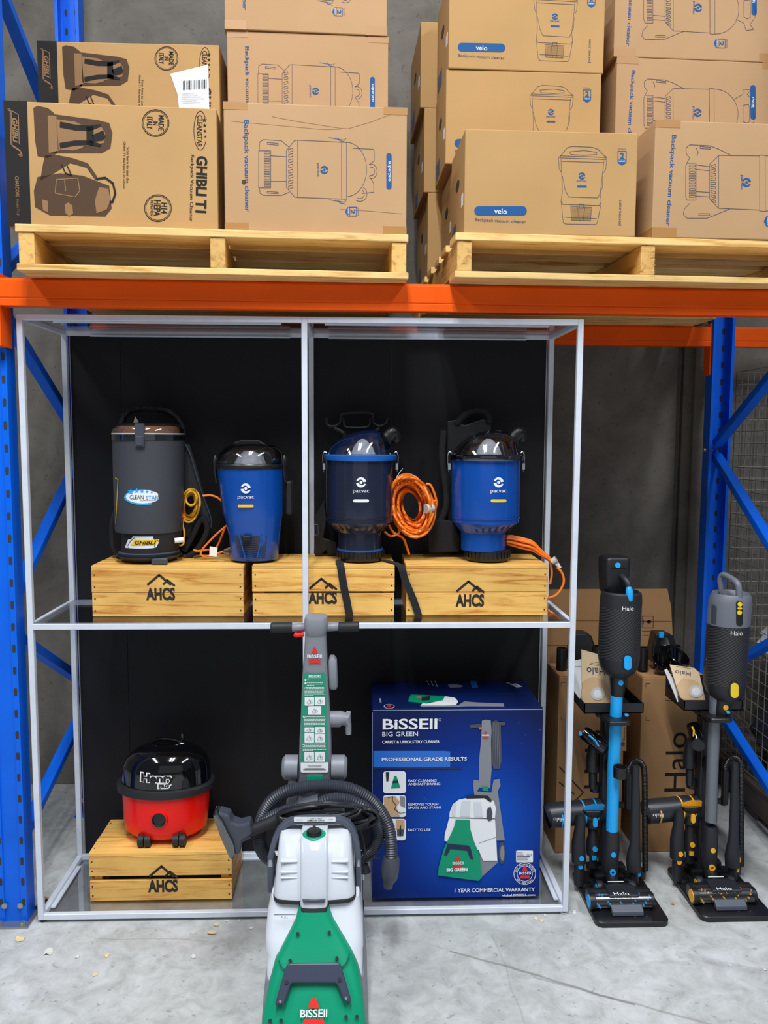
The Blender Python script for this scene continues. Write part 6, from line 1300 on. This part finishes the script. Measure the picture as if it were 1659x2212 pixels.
stick((0, 0, 0), SKYB, SKYB, None, dict(
    stand='black floor stand holding the blue-tubed stick vacuum and its tools', vac='black stick vacuum with a bright blue tube and tall battery pack',
    mini='small glossy motor brush with blue button, held left of the blue tube', dust='dusting brush with blue bristles beside the foot of the blue tube',
    gun='upside-down black roller tool with blue bands, behind the right frame post', crev='flared black crevice tool with blue catches, right of the blue tube',
    hose='thin ribbed black hose looping over, right of the blue tube', card='white folded sheet standing left in the blue vacuum stand tray', bag='kraft paper filter bag with round white collar in the blue vacuum stand tray'), False)
stick((.343, .02, 0), AMBER, HALOG, None, dict(
    stand='black floor stand holding the grey-tubed stick vacuum, cut by the right edge', vac='black stick vacuum with grey top, grey tube and yellow buttons',
    mini='small motor brush seen end-on with amber bristles, left of the grey tube', dust='dusting brush with amber bristles beside the foot of the grey tube',
    gun='upside-down black roller tool with amber bands, between the two stands', crev='flared black crevice tool with amber catches, right of the grey tube',
    hose='ribbed black hose looping over, right of the grey tube', card='white sheet peeking out in the tray of the grey-tubed vacuum stand', bag='kraft paper filter bag with round white collar in the grey vacuum stand tray'), True)
# ---------------------------------------------------------------- cartons behind the stick vacuums
def plain_carton(label, xa, xb, yt, Y, d, m_=KRAFT3):
    a, b_ = at(xa, yt, Y), at(xb, yt, Y); t = thing('cardboard_carton', (a.x, Y, -.0095), label, 'carton', 0, 'brown cartons behind the stick vacuums'); h = a.z+.0095
    MB().box(0, b_.x-a.x, 0, d, 0, h).build('carton_body', m_, t, bev=.003)
    MB().box(.002, b_.x-a.x-.002, .002, d*.48, h, h+.003).build('top_flap', m_, t, bev=.001)
    F = Face((a.x, Y, -.0095), (1, 0, 0), (0, 0, 1), [INKK, INKH, OXO, KRAFT], .0008); F.t = t; return F
F = plain_carton('brown carton behind the blue stick vacuum, large black lettering partly hidden', 1208, 1352, 1462, .385, .18)
F.text('Halo', 1283, 1640, 130, 40, -90, l=1); F.flush('printed_lettering'); F.mb.cur = 3; F.rrect(1339, 1562, 1353, 1622, .5); F.mb.cur = 2; F.ring(1345, 1607, 4, 4, 1.6, 2); F.ring(1345, 1607, 1.5, 1.5, 1.2, 2); F.mb.cur = 0; F.text('Commercial', 1348, 1585, 30, 4, -90, l=2); F.flush('side_sticker'); F.mb.cur = 0
for x, y, sx, sy in ((1212, 1474, 1, 1), (1212, 1555, 1, -1)): F.line([(x+9*sx, y), (x, y), (x, y+8*sy)], .8)
F.line([(1208, 1656), (1260, 1712), (1210, 1760)], 2.2); F.line([(1208, 1690), (1240, 1715)], 2.2); F.build('printed_lettering', F.t)
F = plain_carton('brown carton with large black sideways lettering, between the two stick vacuums', 1388, 1528, 1465, .385, .18)
F.text('Halo', 1460, 1646, 132, 46, -90, bold=0); F.flush('printed_lettering'); F.text('Halo', 1520, 1560, 60, 12, -90); F.flush('printed_lettering')
for x, y, sx, sy in ((1395, 1476, 1, 1), (1395, 1556, 1, -1)): F.line([(x+9*sx, y), (x, y), (x, y+8*sy)], .9)
F.mb.cur = 1; F.line([(1437, 1513), (1460, 1514)], 1.4); F.build('printed_lettering', F.t)
t = thing('flattened_carton', (at(1190, 1400, .62).x, .62, -.0095), 'creased brown cardboard sheet standing upright behind the stick vacuums', 'cardboard sheet')
p = [(at(x, y, .62).x, at(x, y, .62).z) for x, y in ((1178, 1273), (1441, 1272), (1449, 1310), (1452, 1362), (1452, 1440))]; p = [(p[0][0], -.0095)]+p+[(p[-1][0], -.0095)]
mb = MB(); mb.prism(p, .617, .623); mb.build('board', KRAFT3, t, world=True)
F = Face((0, .617, 0), (1, 0, 0), (0, 0, 1), [mat('crease_brown', C(120, 84, 54), .9), INKK], .0008)
for y in (1340, 1394): F.line([(1180, y), (1450, y+2)], 1.4)
F.mb.cur = 1; F.line([(1387, 1331), (1411, 1331), (1411, 1356), (1387, 1356)], 1, close=True); F.line([(1390, 1343), (1398, 1343)], 1); F.line([(1390, 1338), (1390, 1348)], 1); F.disc(1402, 1343, 5, 3.5); F.line([(1387, 1363), (1411, 1363)], .8); F.line([(1389, 1372), (1404, 1372), (1404, 1368)], 1.2); F.build('printed_marks', t)
# black wall docks lying on the cartons
ctz = at(1208, 1462, .385).z+.0035
def dock(label, dx, clip):
    c = Vector((at(1215+dx, 1430, .45).x, .46, ctz)); t = thing('wall_dock', c, label, 'wall dock')
    def B(px, py, Y=.46): return at(px+dx, py, Y)
    K = dict(parent=t, world=True)
    mb = MB(); r = .0195; mb.rings([[Vector((c.x+q*math.cos(a), .46+q*math.sin(a), z)) for a in [2*PI*i/24 for i in range(24)]] for q, z in ((r, ctz), (r, ctz+.083), (r*.85, ctz+.083), (r*.8, ctz+.02))]); mb.build('tool_cup', BLK, **K)
    mb = MB(); mb.prism([(B(x, y, .5).x, B(x, y, .5).z) for x, y in ((1236, 1364), (1262, 1364), (1274, 1370), (1280, 1390), (1284, 1412), (1283, 1428), (1228, 1428), (1228, 1400))], .47, .53); mb.build('back_block', BLK, bev=.006, **K)
    x2 = B(1289, 1400).x
    mb = MB(); mb.rings([[Vector((x2+q*math.cos(a), .48+q*math.sin(a), z)) for a in [2*PI*i/24 for i in range(24)]] for q, z in ((.016, ctz), (.0185, ctz+.085), (.0165, ctz+.085), (.014, ctz+.02))]); mb.build('tool_cup', BLK, **K)
    if clip:
        for px_, rx, h0, h1 in ((1291, .040, .004, .062), (1254, .031, .0, .040)):
            q = B(px_, 1425, .415); mb = MB(); R = []
            prof = [(.25, h0), (.62, h0+.006), (.88, h0+(h1-h0)*.35), (1, h1)]
            for f, zz in prof+[(a-.06, b+.003) for a, b in prof[::-1]]: R.append([Vector((q.x+rx*f*math.cos(a), .415+rx*f*.9*math.sin(a), ctz+zz+(.022*math.sin(a)-.010*math.cos(a) if zz > .03 else 0)*f)) for a in [2*PI*i_/28 for i_ in range(28)]])
            mb.rings(R); mb.build('cradle_scoop', BLKG, **K)
        mb = MB(); p = B(1249, 1366, .465); mb.box(p.x, p.x+.016, .462, .47, p.z-.02, p.z); mb.build('blue_clip', SKYB, **K)
        mb = MB(); pts = [B(x, y, .462) for x, y in ((1252, 1380), (1266, 1376), (1278, 1408), (1262, 1404), (1248, 1408))]; mb.add(pts, [(0, 1, 2), (0, 2, 3), (0, 3, 4)], False); mb.build('plastic_wrap', MATS['crumpled_film'], **K)
dock('black wall dock lying on the left brown carton, half behind the frame post', 0, False)
dock('black wall dock with a blue clip and scoop on the right brown carton', 175, True)
# ---------------------------------------------------------------- wire cage
CX, CY0, CY1, CZ0, CZ1 = 2.625, .33, 1.0, .135, 1.80
t = thing('wire_cage', (CX, .66, -.0095), 'galvanised wire mesh cage on a dark timber base, behind the right rack upright', 'wire cage')
def grid(name, A, U, V, nu, nv, r):
    mb = MB()
    for i in range(nu+1): p = A+U*(i/nu); mb.tube([p, p+V], r, 5)
    for j in range(nv+1): p = A+V*(j/nv)+Vector((r*1.2, 0, 0)); mb.tube([p, p+U], r, 5)
    return tag(mb.build(name, GALV, t, world=True))
grid('mesh_side', Vector((CX, CY0, CZ0)), Vector((0, CY1-CY0, 0)), Vector((0, 0, CZ1-CZ0)), 13, 33, .0018)
grid('mesh_back', Vector((CX, CY1, CZ0)), Vector((1.1, 0, 0)), Vector((0, 0, CZ1-CZ0)), 21, 33, .0018)
grid('mesh_front', Vector((CX, CY0, CZ0)), Vector((1.1, 0, 0)), Vector((0, 0, CZ1-CZ0)), 21, 33, .0018)
DT = woodmat('weathered_timber', C(92, 80, 68), C(60, 50, 42), 'Y', .1)
for y in (CY0-.02, (CY0+CY1)/2-.05, CY1-.1): MB().box(CX-.02, CX+1.1, y, y+.1, -.0095, .012).build('base_board', DT, t, bev=.003, world=True)
for x in (CX-.02, CX+.5, CX+1.06): MB().box(x, x+.045, CY0-.02, CY1, .0122, .10).build('base_stringer', DT, t, bev=.003, world=True)
MB().box(CX-.02, CX+1.1, CY0-.02, CY1, .1002, .122).build('base_deck', DT, t, bev=.003, world=True)
def sack(label, cx, cy, z0, rx, ry, h, m_, nm):
    random.seed(len(label)); n = 26; R = []
    for i in range(11):
        f = i/10; w_ = math.sin(PI*min(.97, .12+f*.85))**.5; R.append([Vector((cx+rx*w_*math.cos(a)*(1+.10*math.sin(3*a+i)+.06*math.sin(7*a+i*1.3)), cy+ry*w_*math.sin(a)*(1+.10*math.sin(4*a+i*.7)), z0+h*f+.015*math.sin(5*a+i))) if i else Vector((cx+rx*w_*math.cos(a), cy+ry*w_*math.sin(a), z0)) for a in [2*PI*j/n for j in range(n)]])
    mb = MB(); mb.rings(R); o = mb.build(nm, m_); tag(o, label, 'plastic sack'); return o
sack('black plastic sheeting bundled in the bottom of the wire cage', 2.95, .67, .1225, .30, .26, .40, mat('black_film', C(34, 34, 38), .25, coat=.3), 'plastic_bundle')
sack('crumpled white plastic sack on top of the black bundle in the wire cage', 2.93, .70, .535, .26, .22, .28, mat('white_film', C(206, 208, 212), .4, noise=.15, nscale=18), 'plastic_sack')
# ---------------------------------------------------------------- litter on the floor
random.seed(3)
LIT = mat('litter_paper', C(214, 212, 204), .8); LITY = mat('litter_wood_chip', C(222, 202, 156), .8)
lit = [('torn white paper scrap with yellow edge by the left upright foot', 45, 2027, 17, 1), ('pointed white paper scrap left of the floor centre', 106, 2058, 16, 0), ('thin white paper sliver beside the pointed scrap', 167, 2068, 7, 0),
    ('pale wood splinter in front of the honey crate', 233, 2063, 10, 1), ('small cream chip below the wood splinter', 205, 2106, 8, 1), ('curled printed scrap near the green cleaner, largest of the litter', 458, 2016, 16, 1),
    ('pale splinter above the curled scrap', 468, 1998, 11, 1), ('white shaving just under the frame, left of the cleaner', 489, 1990, 6, 0), ('white flake close to the cleaner left side', 543, 2005, 7, 0),
    ('flat white fleck on the bare floor left of the cleaner', 418, 2067, 9, 0), ('small white flake under the frame rail, nearest the cleaner', 517, 1988, 5, 0), ('cream curl under the right end of the frame', 1158, 1984, 9, 1), ('pale curl beside the cream curl', 1171, 1989, 8, 1),
    ('white scrap by the right levelling foot', 1178, 1978, 6, 0), ('white flakes right of the levelling foot', 1241, 1971, 9, 0), ('orange and white candy wrapper scrap between the two stands', 1453, 1953, 7, 2), ('tiny white fleck on the floor at far right', 1575, 2085, 5, 0), ('white fleck at the right picture edge', 1653, 2095, 5, 0),
    ('small brown chip right of the carpet cleaner', 856, 2021, 4, 1), ('brown speck of bark left on the floor', 342, 2027, 4, 1)]
for lb, x, y, s_, k in lit:
    c = atz(x, y, -.0095); k_ = s_*.0013*.62; mb = MB(); n = 7; a0 = random.uniform(0, 6); ps = []
    for i in range(n):
        a = 2*PI*i/n+random.uniform(-.3, .3); q = k_*random.uniform(.5, 1.15); ps.append(Vector((c.x+q*math.cos(a)*1.2, c.y+q*math.sin(a)*1.5, -.0094+random.uniform(0, .5)*k_)))
    ctr = Vector((c.x, c.y, -.0094+k_*.25)); lo = [p-Vector((0, 0, .0004)) for p in ps]
    mb.add([ctr]+ps, [(0, 1+i, 1+(i+1) % n) for i in range(n)], False); mb.add([ctr-Vector((0, 0, .0004))]+lo, [(0, 1+(i+1) % n, 1+i) for i in range(n)], False)
    o = mb.build('paper_scrap' if k != 1 else 'wood_chip', (LIT, LITY, OXO)[k]); tag(o, lb, 'litter', 'litter scattered on the floor')

t = thing('cord_bundle', atz(97, 1950, -.0095), 'tan and black striped cord bundle on the floor behind the left frame post', 'cord')
mb = MB()
for i in range(5): mb.tube([atz(72+i*3, 1962+i, -.006), atz(84+i*2, 1950, .012), atz(96+i*2.5, 1938+i, .010), atz(104+i, 1948+i*2, -.004)], .0035, 7, 5)
mb.build('cord_loops', mat('tan_cord', C(190, 140, 92), .7), t, world=True)
mb = MB()
for i in range(4): mb.tube([atz(74+i*3, 1963+i, -.005), atz(86+i*2, 1951, .013), atz(97+i*2.5, 1939+i, .011), atz(105+i, 1949+i*2, -.003)], .003, 7, 5)
mb.build('dark_loops', BLKM, t, world=True)
# ---------------------------------------------------------------- small pieces hang from the part they sit on
def base_name(o): return o.name.split('.')[0]
def centre(o):
    n = len(o.data.vertices); s_ = Vector((0, 0, 0))
    for v_ in o.data.vertices: s_ += v_.co
    return WM(o) @ (s_/max(1, n))
SUB = {'printed_logo': ('drum', 'motor_body', 'roller_housing'), 'maker_label': ('drum',), 'printed_stripe': ('drum',), 'printed_labels': ('drum',), 'air_vents': ('drum',), 'vent_ribs': ('drum',), 'vent_catch': ('drum',), 'name_label': ('motor_base',), 'tray_lip': ('base_tray',),
       'filter_bag': (), 'lid_seal': ('lid',), 'plastic_wrap': ('lid', 'back_block'), 'pad_piping': ('harness_pad',), 'cable_plug': ('power_cable',), 'test_tag': ('power_cable',), 'twist_tie': ('power_cable',), 'strap_buckle': ('hip_bracket',),
       'printed_note': ('back_board',), 'name_lettering': ('domed_top',), 'switch_knob': ('domed_top',), 'hose_port_ring': ('red_tub',), 'hose_port': ('red_tub',), 'side_clip': ('bumper_rim',), 'handle_screws': ('carry_handle',), 'maker_emblem': ('front_shell',),
       'screw_recess': ('front_shell',), 'shell_seam': ('front_shell',), 'tank_ridge': ('upper_tank',), 'clear_channel': ('upper_tank',), 'channel_mark': ('upper_tank',), 'channel_foot': ('upper_tank',), 'filler_cap': ('filler_collar',), 'level_mark': ('lower_tank',), 'red_trigger': ('grip_hub',),
       'release_latch': ('handle_column',), 'tool_clip': ('handle_column',), 'cord_hook': ('handle_column',), 'plug_pin': ('plug',), 'clear_nozzle_plate': ('nozzle_head',), 'wheel_cap': ('wheel',), 'end_cap': ('head_end', 'roller_housing'), 'rivets': ('head_cover',),
       'release_button': ('tube_joint', 'tube_connector', 'stem', 'nozzle'), 'catch': ('stem', 'nozzle'), 'slide_button': ('stem',), 'bristles': ('brush_head',), 'bristle_strip': ('roller_housing',), 'side_button': ('roller_housing',), 'colour_band': ('roller_housing',), 'pivot_ring': ('tube_joint',),
       'latch_pill': ('motor_dome',), 'latch_surround': ('motor_dome',), 'switch_panel': ('grey_top',), 'switch_button': ('grey_top',), 'side_grille': ('grey_top',), 'power_switch': ('grip',), 'battery_button': ('battery_pack',), 'battery_seam': ('battery_pack',),
       'clamp_button': ('clamp_plate',), 'collar': ('paper_bag',), 'collar_flap': ('paper_bag',), 'blue_clip': ('back_block',), 'worn_edge': ('carton_body',), 'printed_picture': ('carton_body',), 'printed_seal': ('carton_body',), 'rating_label': ('carton_body',),
       'printed_sparkles': ('carton_body',), 'printed_lettering': ('carton_body', 'paper_sleeve', 'white_sheet'), 'printed_drawing': ('carton_body',), 'printed_pill': ('carton_body',), 'printed_emblem': ('carton_body',), 'warranty_mark': ('carton_body',), 'printed_address': ('carton_body',), 'printed_end_strip': ('carton_body',),
       'printed_name': ('carton_body',), 'printed_code': ('carton_body',), 'creases': ('carton_body',), 'puncture': ('carton_body',), 'nail_heads': (), 'printed_marks': ('board',), 'bolt': ()}
for root in [o for o in COL.objects if o.parent is None and o.type == 'EMPTY']:
    kids = list(root.children)
    for k_ in kids:
        for tgt in SUB.get(base_name(k_), ()):
            c_ = [q for q in kids if base_name(q) == tgt]
            if c_:
                ck = centre(k_); p_ = min(c_, key=lambda q: (centre(q)-ck).length); W0 = WM(k_); Bs = Matrix.LocRotScale(k_.location, k_.rotation_euler, k_.scale)
                k_.parent = p_; k_.matrix_parent_inverse = WM(p_).inverted() @ W0 @ Bs.inverted(); break
